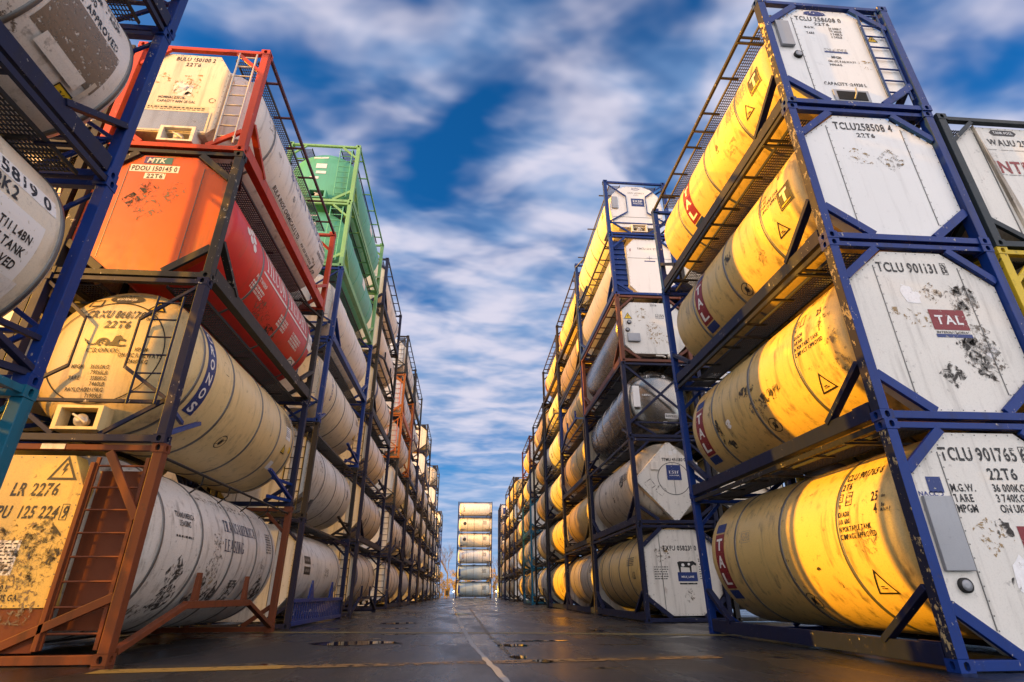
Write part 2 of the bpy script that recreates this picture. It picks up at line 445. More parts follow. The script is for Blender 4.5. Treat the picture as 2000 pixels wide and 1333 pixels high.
def on_side(fl, name, m_, parent, yc, v0, s, R, zc, lift=.005):
    """bend artwork round the tank: yc along it, v0 = arc length above the middle line; s = side"""
    bm = bmesh.new()
    vs = [bm.verts.new((a, b + v0, 0)) for a, b in fl.v]
    for f in fl.f:
        try: bm.faces.new([vs[i] for i in f])
        except ValueError: pass
    lo = min(p[1] for p in fl.v) + v0; hi = max(p[1] for p in fl.v) + v0
    k = math.floor(lo / .07) + 1
    while k * .07 < hi:
        bmesh.ops.bisect_plane(bm, geom=bm.verts[:] + bm.edges[:] + bm.faces[:], plane_co=(0, k * .07, 0), plane_no=(0, 1, 0)); k += 1
    for q in bm.verts:
        a = q.co.y / R
        q.co = Vector((s * (R + lift) * math.cos(a), yc + s * q.co.x, zc + (R + lift) * math.sin(a)))
    me = bpy.data.meshes.new(name); bm.to_mesh(me); bm.free(); me.materials.append(m_); me.update()
    return link(name, me, parent)

# ------------------------------------------------------------------ the tank container
HW, HL, H = 1.219, 3.029, 2.591           # half width, half length, height (scaled per stack)
ZC = 1.375
CX, CY, CZ = .162, .178, .118
def casting(mb, sx, sy, top):
    """corner casting: a hollow-looking block with an oval recess on each outer side face"""
    x0, y0, z0 = sx * (HW - CX / 2), sy * (HL - CY / 2), (H - CZ / 2 - .0015) if top else CZ / 2 + .0015
    a, b, c = CX / 2, CY / 2, CZ / 2
    def face(o, ux, uy, w_, h_, n):
        ux, uy, n, o = Vector(ux), Vector(uy), Vector(n), Vector(o)
        vs = [o - ux * w_ - uy * h_, o + ux * w_ - uy * h_, o + ux * w_ + uy * h_, o - ux * w_ + uy * h_]
        ov = [(-.026, .03), (-.032, 0), (-.026, -.03), (0, -.043), (.026, -.03), (.032, 0), (.026, .03), (0, .043)]
        ri = [o + ux * p + uy * q for p, q in ov]; bk = [p - n * .045 for p in ri]
        V = vs + ri + bk
        fs = [(0, 4 + 3, 4 + 2, 4 + 1, ), (1, 4 + 5, 4 + 4, 4 + 3, 0), (2, 4 + 7, 4 + 6, 4 + 5, 1), (3, 4 + 0, 4 + 7, 2), (0, 4 + 1, 4 + 0, 3)]
        mb.add(V, fs, 0)
        mb.add(V, [(4 + i, 4 + (i + 1) % 8, 12 + (i + 1) % 8, 12 + i) for i in range(8)], 0)
        mb.add(bk, [tuple(range(8))], 1)
    face((x0, y0 + sy * b, z0), (-sy, 0, 0), (0, 0, 1), a, c, (0, sy, 0))
    face((x0 + sx * a, y0, z0), (0, sx, 0), (0, 0, 1), b, c, (sx, 0, 0))
    v = [(x0 - a, y0 - b), (x0 + a, y0 - b), (x0 + a, y0 + b), (x0 - a, y0 + b)]
    V = [(x, y, z0 - c) for x, y in v] + [(x, y, z0 + c) for x, y in v]
    fs = [(0, 3, 2, 1), (4, 5, 6, 7)]
    fs.append((2, 3, 7, 6) if sy < 0 else (0, 1, 5, 4)); fs.append((0, 4, 7, 3) if sx > 0 else (1, 2, 6, 5))
    mb.add(V, fs, 0)
def post(mb, sx, sy, wx=.128, wy=.145):
    mb.box((sx * (HW - .005 - wx / 2), sy * (HL - .005 - wy / 2), H / 2), (wx, wy, H - 2 * CZ - .003))
    mb.m[3 if sx > 0 else 5] = 1                # the outer side face
XI = HW - .133                             # inner side of the posts
def end_parts(sy, style):
    """beams and braces of one end, each a piece of its own: (name, args...)"""
    y = sy * (HL - .075); g = sy * (HL - .055); out = []
    B = lambda nm, c, d: out.append((nm, 'box', c, d))
    R2 = lambda p, q, w_, h_: out.append(('brace', 'bar', p, q, w_, h_, (0, 1, 0)))
    B('top_beam', (0, y, H - .062), (2 * XI - .052, .085, .075)); B('bottom_beam', (0, y, .062), (2 * XI - .052, .12, .095))
    for k in (-1, 1):
        if style == 'gusset':
            R2((k * XI, g, 2.00), (k * .52, g, H - .105), .11, .05); R2((k * XI, g, .60), (k * .46, g, .115), .12, .05)
        elif style == 'x':
            R2((k * XI, g, H - .14), (k * .38, g, 1.86), .05, .035); R2((k * .38, g, 1.88), (k * .38, g, 1.09), .026, .03)
            R2((k * XI, g, .62), (k * .38, g, 1.10), .05, .035); R2((k * XI, g - sy * .04, .66), (k * .30, g - sy * .04, .12), .06, .04)
        elif style == 'bigx':
            R2((k * XI, g + sy * .002 * k, H - .13), (-k * XI, g + sy * .002 * k, .50), .075, .04); R2((k * XI, g - sy * .045, .60), (k * .30, g - sy * .045, .12), .07, .04)
        elif style == 'low':
            R2((k * XI, g, .50), (k * .55, g, .12), .09, .05); R2((k * XI, g, H - .55), (k * .62, g, H - .11), .07, .05)
    if style in ('x', 'bigx'): B('cross_bar', (0, g - sy * .05, .60 if style == 'x' else .52), (2 * XI - .01, .05, .05))
    if style == 'rustpanel':
        R2((XI, g, .72), (-.2, g, .12), .10, .05); R2((-XI, g, .72), (-.62, g, .12), .10, .05); R2((XI, g, 1.62), (.52, g, H - .12), .10, .05)
        B('upright', (.36, g + .02, 1.24), (.055, .09, 2.18)); B('backing_plate', (.72, g + .16, 1.3), (.66, .012, 1.9)); B('lower_plate', (-.34, g + .03, .36), (1.32, .014, .46))
    return out
def side_rails(mb, sx, style, ks=(-1, 1)):
    x = sx * (HW - .046)
    y0 = HL - CY
    if style in ('channel', 'deep'):
        ht = .20 if style == 'channel' else .24
        mb.box((x, 0, .045 + ht / 2), (.07, 2 * y0 - .006, ht)); mb.box((sx * (HW - .085), 0, .052), (.145, 2 * y0 - .01, .016))
        for k in (-1, 1):
            mb.bar((x, k * (HL - .16), .78), (x, k * 2.02, .17 + ht * .3), .075, .11, (sx, 0, 0))
            mb.box((x, k * (HL - .33), .21), (.06, .3, .11))
    elif style == 'strut':
        for k in (-1, 1): mb.bar((x, k * (y0 - .02), .13), (x, k * 1.28, .60), .075, .10, (sx, 0, 0))
        mb.box((x, 0, .60), (.075, 2.62, .105))
        for k in (-1, 1): mb.prism_yz([(k * 1.02 - .09, .655), (k * 1.02 + .09, .655), (k * 1.02 + .04, 1.05), (k * 1.02 - .04, 1.05)], x - .03, x + .03)
    elif style == 'open':
        for k in ks:
            mb.bar((x, k * (HL - .14), .17), (sx * .98, k * 1.75, .63), .06, .08, (sx, 0, 0))
            mb.bar((x - sx * .03, k * (HL - .14), .50), (sx * .93, k * 2.15, .52), .05, .06, (0, 0, 1))
            mb.bar((x, k * (HL - .14), .13), (sx * .86, k * 2.2, .13), .05, .07, (0, 0, 1))
    elif style == 'skirt':
        mb.box((x, 0, .62), (.07, 2 * y0, .09)); mb.box((x, 0, .10), (.07, 2 * y0 - .01, .10))
        n = 26
        for i in range(n):
            yy = -y0 + .1 + i * (2 * y0 - .2) / (n - 1)
            mb.box((x - sx * .018, yy, .363), (.018, .135, .424))
        for k in (-1, 1): mb.prism_yz([(k * 1.2 - .26, .665), (k * 1.2 + .26, .665), (k * 1.2 + .03, 1.12), (k * 1.2 - .03, 1.12)], x - .02, x + .02)
def top_rail(mb, sx, style, ks=(-1, 1)):
    x = sx * (HW - .035)
    if style == 'rail':
        mb.box((x, 0, H - .055), (.05, 2 * (HL - CY) - .006, .07))
        for y in (-2.3, -1.4, -.5, .5, 1.4, 2.3): mb.bar((x - sx * .026, y, H - .075), (sx * .80, y, H - .075), .045, .03)
    elif style == 'pipe':
        z = H - .16
        mb.tube([(sx * (HW - .06), -2.84, z), (sx * (HW - .06), 2.84, z)], .022, 8)
        for y in (-1.6, -.55, .5, 1.5): mb.tube([(sx * (HW - .06), y, z), (sx * (HW - .08), y + .03, z - .14), (sx * (HW - .22), y + .0, z - .27)], .013, 6)
    elif style == 'stub':
        for k in ks: mb.bar((x, k * (HL - .15), H - .22), (sx * .82, k * 2.1, H - .09), .05, .05)
def shell(mb, R, hl, seg=72):
    d = .34
    prof = []
    for i in range(9):
        a = PI / 2 * i / 8; prof.append((-hl + d * (1 - math.sin(a)) , R * (1 - .0) * (math.cos(PI / 2 - a) ** .62 if i else .02)))
    prof = [(-hl, .02)] + [(-hl + d * (1 - math.cos(PI / 2 * i / 9)), R * (math.sin(PI / 2 * i / 9) ** .72)) for i in range(1, 10)]
    full = prof + [(-y, r) for y, r in reversed(prof)]
    mb.lathe_y(full, ZC, seg)
def bandring(mb, y, R, wd=.055): mb.lathe_y([(y - wd / 2, R - .01), (y - wd / 2, R + .011), (y + wd / 2, R + .011), (y + wd / 2, R - .01)], ZC, 72, caps=False)
def walkway(mb):
    z = H - .055
    for x0 in (-.92, .50):
        for i in range(10): mb.box((x0 + i * .042 + .02, 0, z), (.006, 5.5, .022))
        for i in range(84): mb.box((x0 + .21, -2.74 + i * .066, z - .001), (.42, .007, .018))
        for k in (0, .42): mb.box((x0 + k, 0, z + .004), (.022, 5.56, .05))
    for y in (-2.2, 0.0, 2.2):
        mb.box((-.2, y, z - .035), (2.0, .045, .034))
    mb.lathe_y([(-.30, .02), (-.30, .28), (.30, .28), (.30, .02)], ZC + 1.02, 24, x0=0)
def ladder(mb, x0, x1, z0, z1, y, n, r=.016, flat=False):
    for x in (x0, x1):
        if flat: mb.box((x, y, (z0 + z1) / 2), (.045, .03, z1 - z0))
        else: mb.tube([(x, y, z0), (x, y, z1)], r * 1.25, 8)
    for i in range(n):
        z = z0 + (z1 - z0) * (i + .6) / n
        mb.tube([(x0, y, z), (x1, y, z)], r, 8)
OCT = lambda w_, t_, z0, z1, z2, z3, dx=0: [(dx - t_, z0), (dx + t_, z0), (dx + w_, z1), (dx + w_, z2), (dx + t_, z3), (dx - t_, z3), (dx - w_, z2), (dx - w_, z1)]
ENDS = {   # outline (counter-clockwise from the front), front y, depth
 'octagon': (OCT(1.075, .44, .118, .66, 1.94, 2.455), -2.945, .22),
 'octwide': (OCT(1.07, .60, .16, .72, 2.02, 2.44), -2.93, .24),
 'octtall': (OCT(.82, .52, .10, .44, 2.12, 2.46, .24), -2.93, .24),
 'octbrown': (OCT(1.03, .72, .34, .66, 2.0, 2.32, .02), -2.93, .24),
 'diamond': ([(-.06, .10), (.06, .10), (1.10, 1.24), (1.10, 1.34), (.06, 2.46), (-.06, 2.46), (-1.10, 1.34), (-1.10, 1.24)], -2.94, .2),
 'rustpanel': ([(-1.08, .60), (.325, .60), (.325, 2.0), (.10, 2.42), (-.80, 2.42), (-1.08, 2.1)], -2.96, .24),
 'bulu': ([(-.98, .42), (.42, .42), (.56, .58), (.56, 2.0), (.30, 2.42), (-.74, 2.42), (-.98, 2.1)], -2.93, .26),
 'rounded': ([(-.95, .62), (-.70, .42), (.70, .42), (.95, .62), (1.02, 1.4), (.90, 1.95), (.62, 2.28), (.30, 2.40), (-.30, 2.40), (-.62, 2.28), (-.90, 1.95), (-1.02, 1.4)], -2.92, .22),
}
def panel(mb, style):
    poly, y, d = ENDS[style]
    mb.prism_xz(poly, y, y + d)
def rivets(mb, style, step=.13):
    poly, y, d = ENDS[style]; n = len(poly)
    cx = sum(p[0] for p in poly) / n; cz = sum(p[1] for p in poly) / n
    def dot(x, z): mb.add([(x + .009 * math.cos(PI / 3 * i), y - .005, z + .009 * math.sin(PI / 3 * i)) for i in range(6)], [tuple(range(6))])
    for i in range(n):
        (ax, az), (bx, bz) = poly[i], poly[(i + 1) % n]
        L = math.hypot(bx - ax, bz - az); k = max(1, int(L / step))
        for j in range(k):
            t = (j + .5) / k; x = ax + (bx - ax) * t; z = az + (bz - az) * t
            L2 = math.hypot(cx - x, cz - z); dot(x + (cx - x) * .03 / L2, z + (cz - z) * .03 / L2)
    if style == 'octagon':
        for sx in (-.62, .62):
            zz = .36 if True else 0
            for j in range(14): dot(sx + .022, .36 + j * .14)
def seams(style):
    y = ENDS[style][1]
    return {'octagon': [((k, y - .003, 1.29), (.010, .008, 1.86)) for k in (-.62, .62)], 'octtall': [((.24, y - .003, 1.62), (1.6, .008, .010))],
            'octwide': [((k, y - .004, 1.3), (.012, .010, 2.0)) for k in (-.60, .60)], 'rounded': [((0, y - .003, .9), (1.9, .008, .012))]}.get(style, [])

def container(spec, loc, s, hs=1.0, rotz=0.0, hero=False, label='', group=None):
    """s = side that faces the lane (-1: -X, +1: +X). Returns dict of the pieces"""
    root = bpy.data.objects.new('tank_container', None); COL.objects.link(root)
    root.empty_display_size = .3
    root.location = loc; root.rotation_euler = (0, 0, rotz); root.scale = (1, 1, hs / H)
    tag(root, label, 'tank container', group)
    F = FR[spec.get('frame', 'blue')]; F2 = FR[spec['posts']] if 'posts' in spec else F
    bev = .007 if hero else 0
    T = {'root': root, 's': s}
    for sx in (-1, 1):
        for sy in (-1, 1):
            mm = F2 if (sx == s and sy == -1) else F
            part(('post', sx, sy), 'corner_post', [F, mm], root, lambda mb: post(mb, sx, sy), bev)
            for top in (0, 1):
                part(('cast', sx, sy, top), 'corner_casting', [F, HOLE], root, lambda mb: casting(mb, sx, sy, top), 0)
    es = spec.get('ends', 'gusset')
    for sy, st in ((-1, es), (1, spec.get('rear', 'low'))):
        for q in end_parts(sy, st):
            part(('ef',) + tuple(map(str, q)), q[0], [F], root, lambda mb: getattr(mb, q[1])(*q[2:]), bev * .7)
    rs = spec.get('rails', 'channel')
    RC = FR[spec['railcol']] if 'railcol' in spec else F
    for sx in (-1, 1):
        if rs == 'open':
            for k in (-1, 1): part(('rail', sx, rs, k), 'side_brace', [RC], root, lambda mb: side_rails(mb, sx, rs, (k,)), bev * .7)
        else: part(('rail', sx, rs), 'bottom_rail', [RC], root, lambda mb: side_rails(mb, sx, rs), bev * .7)
    tr = spec.get('top', 'rail')
    if tr:
        TM = FR[spec.get('topcol', spec.get('frame', 'blue'))]
        for sx in (-1, 1):
            if tr == 'stub':
                for k in (-1, 1): part(('top', sx, tr, k), 'top_brace', [TM], root, lambda mb: top_rail(mb, sx, tr, (k,)), 0)
            else: part(('top', sx, tr), 'top_rail', [TM], root, lambda mb: top_rail(mb, sx, tr), 0)
    R = spec.get('R', 1.155); hl = spec.get('hl', 2.80)
    SM = SH[spec.get('shell', 'cream')]
    tank = T['tank'] = part(('tank', R, hl), 'tank', [SM], root, lambda mb: shell(mb, R, hl))
    T['R'] = R
    BM = BAND if not spec.get('bandcol') else SH[spec['bandcol']]
    for y in spec.get('bands', (-1.6, -.1, 1.45)):
        part(('band', y, R), 'cladding_band', [BM], tank, lambda mb: bandring(mb, y, R))
    e = spec.get('end', 'octagon')
    if e in ENDS:
        pm = SH[spec.get('endcol', 'panel')]
        p = T['end'] = part(('panel', e), 'end_panel', [pm], root, lambda mb: panel(mb, e), bev)
        for q in seams(e): part(('seam', q), 'panel_seam', [BAND], p, lambda mb: mb.box(*q))
        if hero: part(('rivet', e), 'rivet_row', [BAND], p, lambda mb: rivets(mb, e))
        T['ey'] = ENDS[e][1]
    else:
        T['end'] = tank; T['ey'] = -hl
    lad = spec.get('ladder')
    if lad:
        x0, x1, z0, z1, n, flat, lm = lad
        part(('lad',) + tuple(lad[:6]), 'ladder', [SH.get(lm) or FR[lm]], root, lambda mb: ladder(mb, x0, x1, z0, z1, -2.985 + (.03 if flat else 0), n, .014, flat))
    if spec.get('walk', True):
        part(('walk',), 'walkway', [GRAT], root, walkway)
    if spec.get('valve', True):
        vz, vy = .34, -2.93
        if e in ('round', 'rounded', 'bulu') or spec.get('valve') == 2:
            vb = part(('vframe',), 'outlet_box', [SM], root, lambda mb: [mb.box((k * .27, vy + .05, vz), (.06, .26, .34)) for k in (-1, 1)] + [mb.box((0, vy + .05, vz + k * .15), (.482, .258, .04)) for k in (-1, 1)] + [mb.box((0, vy + .165, vz), (.48, .02, .26))])
            part(('vback',), 'outlet_recess', [HOLE], vb, lambda mb: mb.box((0, vy + .14, vz), (.476, .012, .256)))
            part(('vvalve',), 'outlet_valve', [SH['alu']], vb, lambda mb: (mb.lathe_y([(vy - .05, .02), (vy - .05, .06), (vy + .12, .06)], vz - .02, 16), mb.tube([(-.09, vy - .04, vz + .05), (0, vy - .05, vz), (.10, vy - .04, vz - .07)], .018, 6), mb.lathe_y([(vy - .0, .02), (vy - .0, .09), (vy + .03, .09)], vz - .02, 16)))
    return T

# ------------------------------------------------------------------ ground
def ground_material():
    mt, t = mat('wet_asphalt')
    tc = t.n('ShaderNodeTexCoord'); v = tc.outputs['Object']
    g = t.noise(v, 90, 3, .7); b = t.noise(v, .35, 5, .6); md = t.noise(t.mapping(v, scale=(1, .22, 1)), .9, 5, .55)
    c = t.mix(t.ramp(g, .35, .75), (.006, .0075, .010), (.026, .029, .036))
    c = t.mix(t.ramp(b, .35, .65, 0, .6), c, (.009, .010, .012))
    vo = t.n('ShaderNodeTexVoronoi', feature='DISTANCE_TO_EDGE'); vo.inputs['Scale'].default_value = .23
    wob = t.n('ShaderNodeTexNoise'); wob.inputs['Scale'].default_value = 1.3; wob.inputs['Detail'].default_value = 6; t.l(v, wob.inputs['Vector'])
    t.l(t.vmath('ADD', v, wob.outputs['Color']), vo.inputs['Vector'])
    crack = t.ramp(vo.outputs['Distance'], .0, .006, 1, 0)
    c = t.mix(t.math('MULTIPLY', crack, .8), c, (.004, .004, .004))
    grit = t.noise(v, 38, 2, .8)
    c = t.mix(t.ramp(grit, .735, .76, 0, .8), c, (.20, .18, .15))
    rr = t.math('ADD', t.ramp(md, .36, .62, .10, .36), t.math('MULTIPLY', g, .12))
    pud = t.ramp(t.noise(t.mapping(v, scale=(.8, 1.6, 1), loc=(2, 5, 0)), .55, 4, .6), .60, .64)
    rr = t.math('MULTIPLY', rr, t.math('SUBTRACT', 1.0, t.math('MULTIPLY', pud, .8)))
    hgt = t.math('MULTIPLY', g, t.math('SUBTRACT', 1.0, t.math('MULTIPLY', pud, .97)))
    hg = t.math('SUBTRACT', t.math('ADD', hgt, t.math('MULTIPLY', b, .3)), t.math('MULTIPLY', crack, .5))
    return finish(t, mt, c, rr, 0, hg, .35)
def flat_sheet(name, pts, z, m_, kind='structure'):
    me = bpy.data.meshes.new(name); me.from_pydata([(x, y, z) for x, y in pts], [], [tuple(range(len(pts)))]); me.materials.append(m_)
    return tag(link(name, me), kind=kind)
flat_sheet('ground', [(-500, -300), (500, -300), (500, 900), (-500, 900)], 0, ground_material())
def streak_and_residue_material(name, col, thr):
    mt, t = mat(name); tc = t.n('ShaderNodeTexCoord'); v = tc.outputs['Object']
    n = t.noise(v, 7, 8, .72); n2 = t.noise(v, .8, 3)
    a = t.ramp(t.math('ADD', n, t.math('MULTIPLY', n2, .25)), thr, thr + .09)
    return finish(t, mt, t.mix(t.noise(v, 50, 2), col, tuple(x * .5 for x in col)), .5, 0, n, .2, a)
LINE = streak_and_residue_material('worn_yellow_line_paint', (.26, .19, .05), .47)  # amber light falling through the stack gaps, painted as colour
FAINT = streak_and_residue_material('nearly_gone_line_paint', (.16, .11, .04), .56)  # weaker painted light; also colours the second seam
SALT = streak_and_residue_material('pale_dried_residue', (.36, .35, .34), .34)
def strip(name, path, wd, m_, z=.004, n=3, jag=0.0, seed=1):
    """a ribbon on the ground with ragged edges"""
    rnd = random.Random(seed); pts = []
    for i in range(len(path) - 1):
        (ax, ay), (bx, by) = path[i], path[i + 1]; k = max(2, int(math.hypot(bx - ax, by - ay) / .25))
        for j in range(k): pts.append((ax + (bx - ax) * j / k, ay + (by - ay) * j / k))
    pts.append(path[-1]); vs = []; fs = []
    for i, p in enumerate(pts):
        q = pts[min(i + 1, len(pts) - 1)]; o = pts[max(i - 1, 0)]; d = Vector((q[0] - o[0], q[1] - o[1], 0)).normalized(); sd = Vector((-d.y, d.x, 0))
        a = wd / 2 * (1 + rnd.uniform(-jag, jag)); b = wd / 2 * (1 + rnd.uniform(-jag, jag))
        vs += [(p[0] + sd.x * a, p[1] + sd.y * a, z), (p[0] - sd.x * b, p[1] - sd.y * b, z)]
        if i: fs.append((2 * i - 2, 2 * i - 1, 2 * i + 1, 2 * i))
    me = bpy.data.meshes.new(name); me.from_pydata(vs, [], fs); me.materials.append(m_)
    return tag(link(name, me), kind='structure')
strip('road_marking', [(-4.6, 13.6), (1.0, 12.5), (5.2, 11.2)], .42, LINE, jag=.1)  # this and the next two: painted streaks of light through the stack gaps
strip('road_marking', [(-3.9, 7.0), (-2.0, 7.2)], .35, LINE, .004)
strip('road_marking', [(-2.0, 7.2), (3.2, 7.6)], .3, FAINT, .004)
strip('road_seam', [(.47, 4.6), (.40, 6.0), (.30, 7.4), (.14, 10.0), (-.15, 18.0), (-.45, 30.0), (-.8, 44.0)], .075, SALT, .005, jag=.35)
strip('road_seam', [(.62, 8.2), (.50, 12.0), (.42, 20.0), (.3, 34.0)], .07, FAINT, .005, jag=.5, seed=4)
mt, t = mat('puddle_water')
wm = finish(t, mt, (.006, .006, .006), .03, 0, None)
def puddle(x, y, rx, ry, seed):
    rnd = random.Random(seed); n = 22
    flat_sheet('puddle', [(x + rx * rnd.uniform(.55, 1.1) * math.cos(2 * PI * i / n), y + ry * rnd.uniform(.55, 1.1) * math.sin(2 * PI * i / n)) for i in range(n)], .006, wm)
for i, a in enumerate([(-1.75, 10.4, .85, .45), (.78, 9.6, .30, .25), (.70, 7.9, .12, .22), (.95, 7.4, .14, .18), (1.3, 10.4, .6, .12), (-.1, 24, .4, 1.6), (-1.8, 17, .7, .5)]): puddle(*a, seed=i + 3)

# ------------------------------------------------------------------ specs of the containers one can read in the photo
RND = random.Random(7)
TIER = ['bottom', 'second', 'third', 'fourth', 'fifth', 'sixth']
LAD_BLUE = (.62, 1.0, .25, 2.45, 8, False, 'blue')
def lines(p, rows, u, z, y, m_=BLK, h=.07, gap=.035, align=1, k=None):
    for r in rows:
        if r: on_end(Flat().text(r, h, align=align, wd=(len(r) * h * k if k else None)), 'lettering', m_, p, u, z, y)
        z -= h + gap
def tal_sign(T, u, z):
    y, p = T['ey'], T['end']
    sg = on_end(Flat().rect(.50, .30), 'sign', REDSIGN, p, u, z, y)
    on_end(Flat().text('TAL', .13, wd=.38), 'lettering', WSIGN, sg, u, z, y, .007)
    on_end(Flat().text('INTERNATIONAL', .032, wd=.46), 'lettering', BLK, sg, u, z - .185, y)
    on_end(Flat().rect(.50, .05), 'sign_strip', NAVYSIGN, sg, u, z - .235, y)
def patches(T, items):
    for kind, u, z, r, rot, sd in items:
        m_ = {'soot': SOOT, 'faint': SOOT2, 'glue': GLUE, 'torn': TORN}[kind]
        rn = random.Random(sd); f = Flat()
        if sd % 2: f.rect(r * 1.7, r * 1.7, rot=R_(rot))
        else: f.blob(r, rn, n=15, sx=1, sy=1.25, rot=R_(rot))
        on_end(f, 'sticker_remains', m_, T['end'], u, z, T['ey'], .0035)
def side(T, f, yc, v, m_=BLK, name='lettering', lift=.005): return on_side(f, name, m_, T['tank'], yc, v, T['s'], T['R'], ZC, lift)
def tal_banner(T, yc, v=-.2):
    sg = side(T, Flat().rect(.38, 1.0), yc, v, REDSIGN, 'sign')
    for i, ch in enumerate('TAL'): on_side(Flat().text(ch, .21, wd=.25), 'lettering', WSIGN, sg, yc, v + .31 - i * .31, T['s'], T['R'], ZC, .009)
    for dv in (.62, -.62): side(T, Flat().rect(.38, .18), yc, v + dv, NAVYSIGN, 'sign')
def no_walk(T, yc, v, m_=BLK): side(T, Flat().ring(.14, .14, .018).blob(.07, random.Random(4), sx=.8).rect(.24, .016, rot=R_(40)), yc, v, m_, 'pictogram')
def warn(T, yc, v, h=.28, fill=None):
    if fill: side(T, Flat().tri(h, h / 3.01), yc, v, fill, 'pictogram', .004)
    side(T, Flat().tri(h, .022).rows(.11, 2, .012, .014, random.Random(2), 0, -.06), yc, v, BLK_CLEAN, 'pictogram', .007)
def side_block(T, yc, rows, v, m_=BLK, h=.058, gap=.032, wd=None):
    for r in rows:
        if r: side(T, Flat().text(r, h, align=1, wd=None), yc, v, m_)
        v -= h + gap
def mark_rows(T, yc, v, wd, n, sd, h=.022, m_=BLK): side(T, Flat().rows(wd, n, h, .022, random.Random(sd)), yc, v, m_, 'fine_print')
def side_patch(T, yc, v, w_, h_, m_, sd, rot=0):
    rn = random.Random(sd); f = Flat()
    f.blob(.5, rn, n=15, sx=w_, sy=h_, rot=R_(rot)) if sd % 2 == 0 else f.rect(w_, h_, rot=R_(rot))
    side(T, f, yc, v, m_, 'sticker_remains', .0035)
def box_on_end(T, name, m_, u, z, w_, h_, d=.10):
    part((name, u, z, w_, h_, T['ey']), name, [m_], T['end'], lambda mb: mb.box((u, T['ey'] - d / 2 - .001, z), (w_, d, h_)), .008)
def gauge(T, u, z):
    g = part(('gauge', u, z, T['ey']), 'gauge', [DARK], T['end'], lambda mb: mb.lathe_y([(T['ey'] - .04, .02), (T['ey'] - .04, .075), (T['ey'], .075)], z, 24, x0=u))
    part(('dial', u, z, T['ey']), 'dial', [SH['metal']], g, lambda mb: mb.lathe_y([(T['ey'] - .046, .02), (T['ey'] - .046, .055), (T['ey'] - .04, .055)], z, 24, x0=u))
def dish_y(x, z, hl, R):
    r = min(math.hypot(x, z - ZC) / R, .995)
    return -hl + .34 * (1 - math.cos(math.asin(r ** (1 / .72))))
def on_dish(f, name, m_, T, u, z, hl, lift=.012):
    me = bpy.data.meshes.new(name)
    me.from_pydata([(u + a, dish_y(u + a, z + b, hl, T['R']) - lift, z + b) for a, b in f.v], [], f.f); me.materials.append(m_)
    return link(name, me, T['tank'])
G = 'tank containers stacked along the lane'
ROWS = {}
def stack(side_name, xface, y0, hs, specs, labels, hero=(), s=None, shift=0.0):
    """specs bottom-up ; returns list of piece dicts"""
    s = s or (-1 if side_name == 'right' else 1)
    out = []
    for k, sp in enumerate(specs):
        if sp is None: out.append(None); continue
        jx = RND.uniform(-.02, .02) if k else 0
        out.append(container(sp, (xface - s * HW + jx, y0 + HL + RND.uniform(-.02, .02) * (k > 0), k * hs), s, hs, 0, hero is True or k in hero, labels[k], G))
    return out

# ---- right row, first stack: four blue-framed cream tanks, white octagonal ends
RX = 4.876
r1 = dict(frame='blue', posts='wornblue', railcol='navy', topcol='black', shell='cream', end='octagon', endcol='panel', ends='gusset', rails='channel', bands=(-1.6, -.12, 1.45), valve=False)
S = stack('right', RX, 5.82, 2.591, [dict(r1, endcol='stained'), dict(r1, endcol='stained', top='rail'), r1, dict(r1, ladder=LAD_BLUE)],
          ['blue-framed cream tank with worn corner post, white end numbered 901765, on the ground',
           'blue-framed cream tank whose white end carries black soot patches and number 901131',
           'blue-framed cream tank with the clean white octagonal end numbered 258508',
           'blue-framed cream tank with blue ladder on white end numbered 258608, topmost of its stack'], hero=True)
a, b, c, d = S
E, y = a['end'], a['ey']
on_end(Flat().text('TCLU 901765 6', .155, wd=1.10), 'lettering', BLK, E, -.05, 2.20, y)
on_end(Flat().frame(.085, .19, .008), 'lettering', BLK, E, .465, 2.20, y)
on_end(Flat().text('22T6', .13, wd=.36), 'lettering', BLK, E, .10, 1.97, y)
lines(E, ['M.G.W.', 'TARE', 'MPGM'], -.60, 1.81, y, h=.085, gap=.03)
lines(E, ['36 000KG', '3 740KG', 'ON UIC RAILWAYS'], -.08, 1.81, y, h=.085, gap=.03)
lines(E, ['79 365LB', '8 245LB', '34000KG'], .42, 1.81, y, h=.085, gap=.03)
tal_sign(a, .28, 1.24)
box_on_end(a, 'document_box', SH['metal'], -.83, 1.32, .34, .78, .05)
gauge(a, -.82, .79)
on_end(Flat().rect(.18, .18), 'sign', NAVYSIGN, E, -.78, 1.84, y); on_end(Flat().text('NACCO', .05, wd=.3), 'lettering', BLUEINK, E, -.86, 1.74, y)
patches(a, [('soot', -.13, 1.36, .10, 40, 2), ('glue', -.28, 1.30, .2, 30, 5), ('torn', -.05, .86, .19, 20, 4), ('soot', -.22, .80, .06, 0, 8), ('torn', .16, .62, .14, 50, 7), ('faint', .42, .8, .14, 10, 9), ('soot', .55, .62, .15, 10, 11)])
lines(E, ['TECTAINER : MAX', 'OFF TEMPERATURE'], .05, .32, y, h=.045)
yc = -1.58
side(a, Flat().text('TCLU 901765 6', .12, align=1, wd=.78), yc, .84); side(a, Flat().text('22T6', .10, align=1, wd=.26), yc, .68)
side(a, Flat().frame(.12, .12, .012, .06).text('IC', .05, .06).frame(.13, .19, .012, .25, -.03).text('2.6m', .04, .25, .01, wd=.09).text('8 6"', .04, .25, -.07, wd=.09).text('70', .06, .06, -.12), yc, .52)
side_block(a, yc, ['RID/ADR', 'AAR 600', 'UN PORTABLE TANK', 'TC IMPACT APPROVED'], .29, h=.062)
side(a, Flat().text('25', .12, .0, .07, wd=.12).text('4', .12, .02, -.09, wd=.06).text('cbm', .04, .16, .05).text('Bar', .04, .16, -.06).text('M.A.W.P', .04, .20, -.12), -2.33, .38)
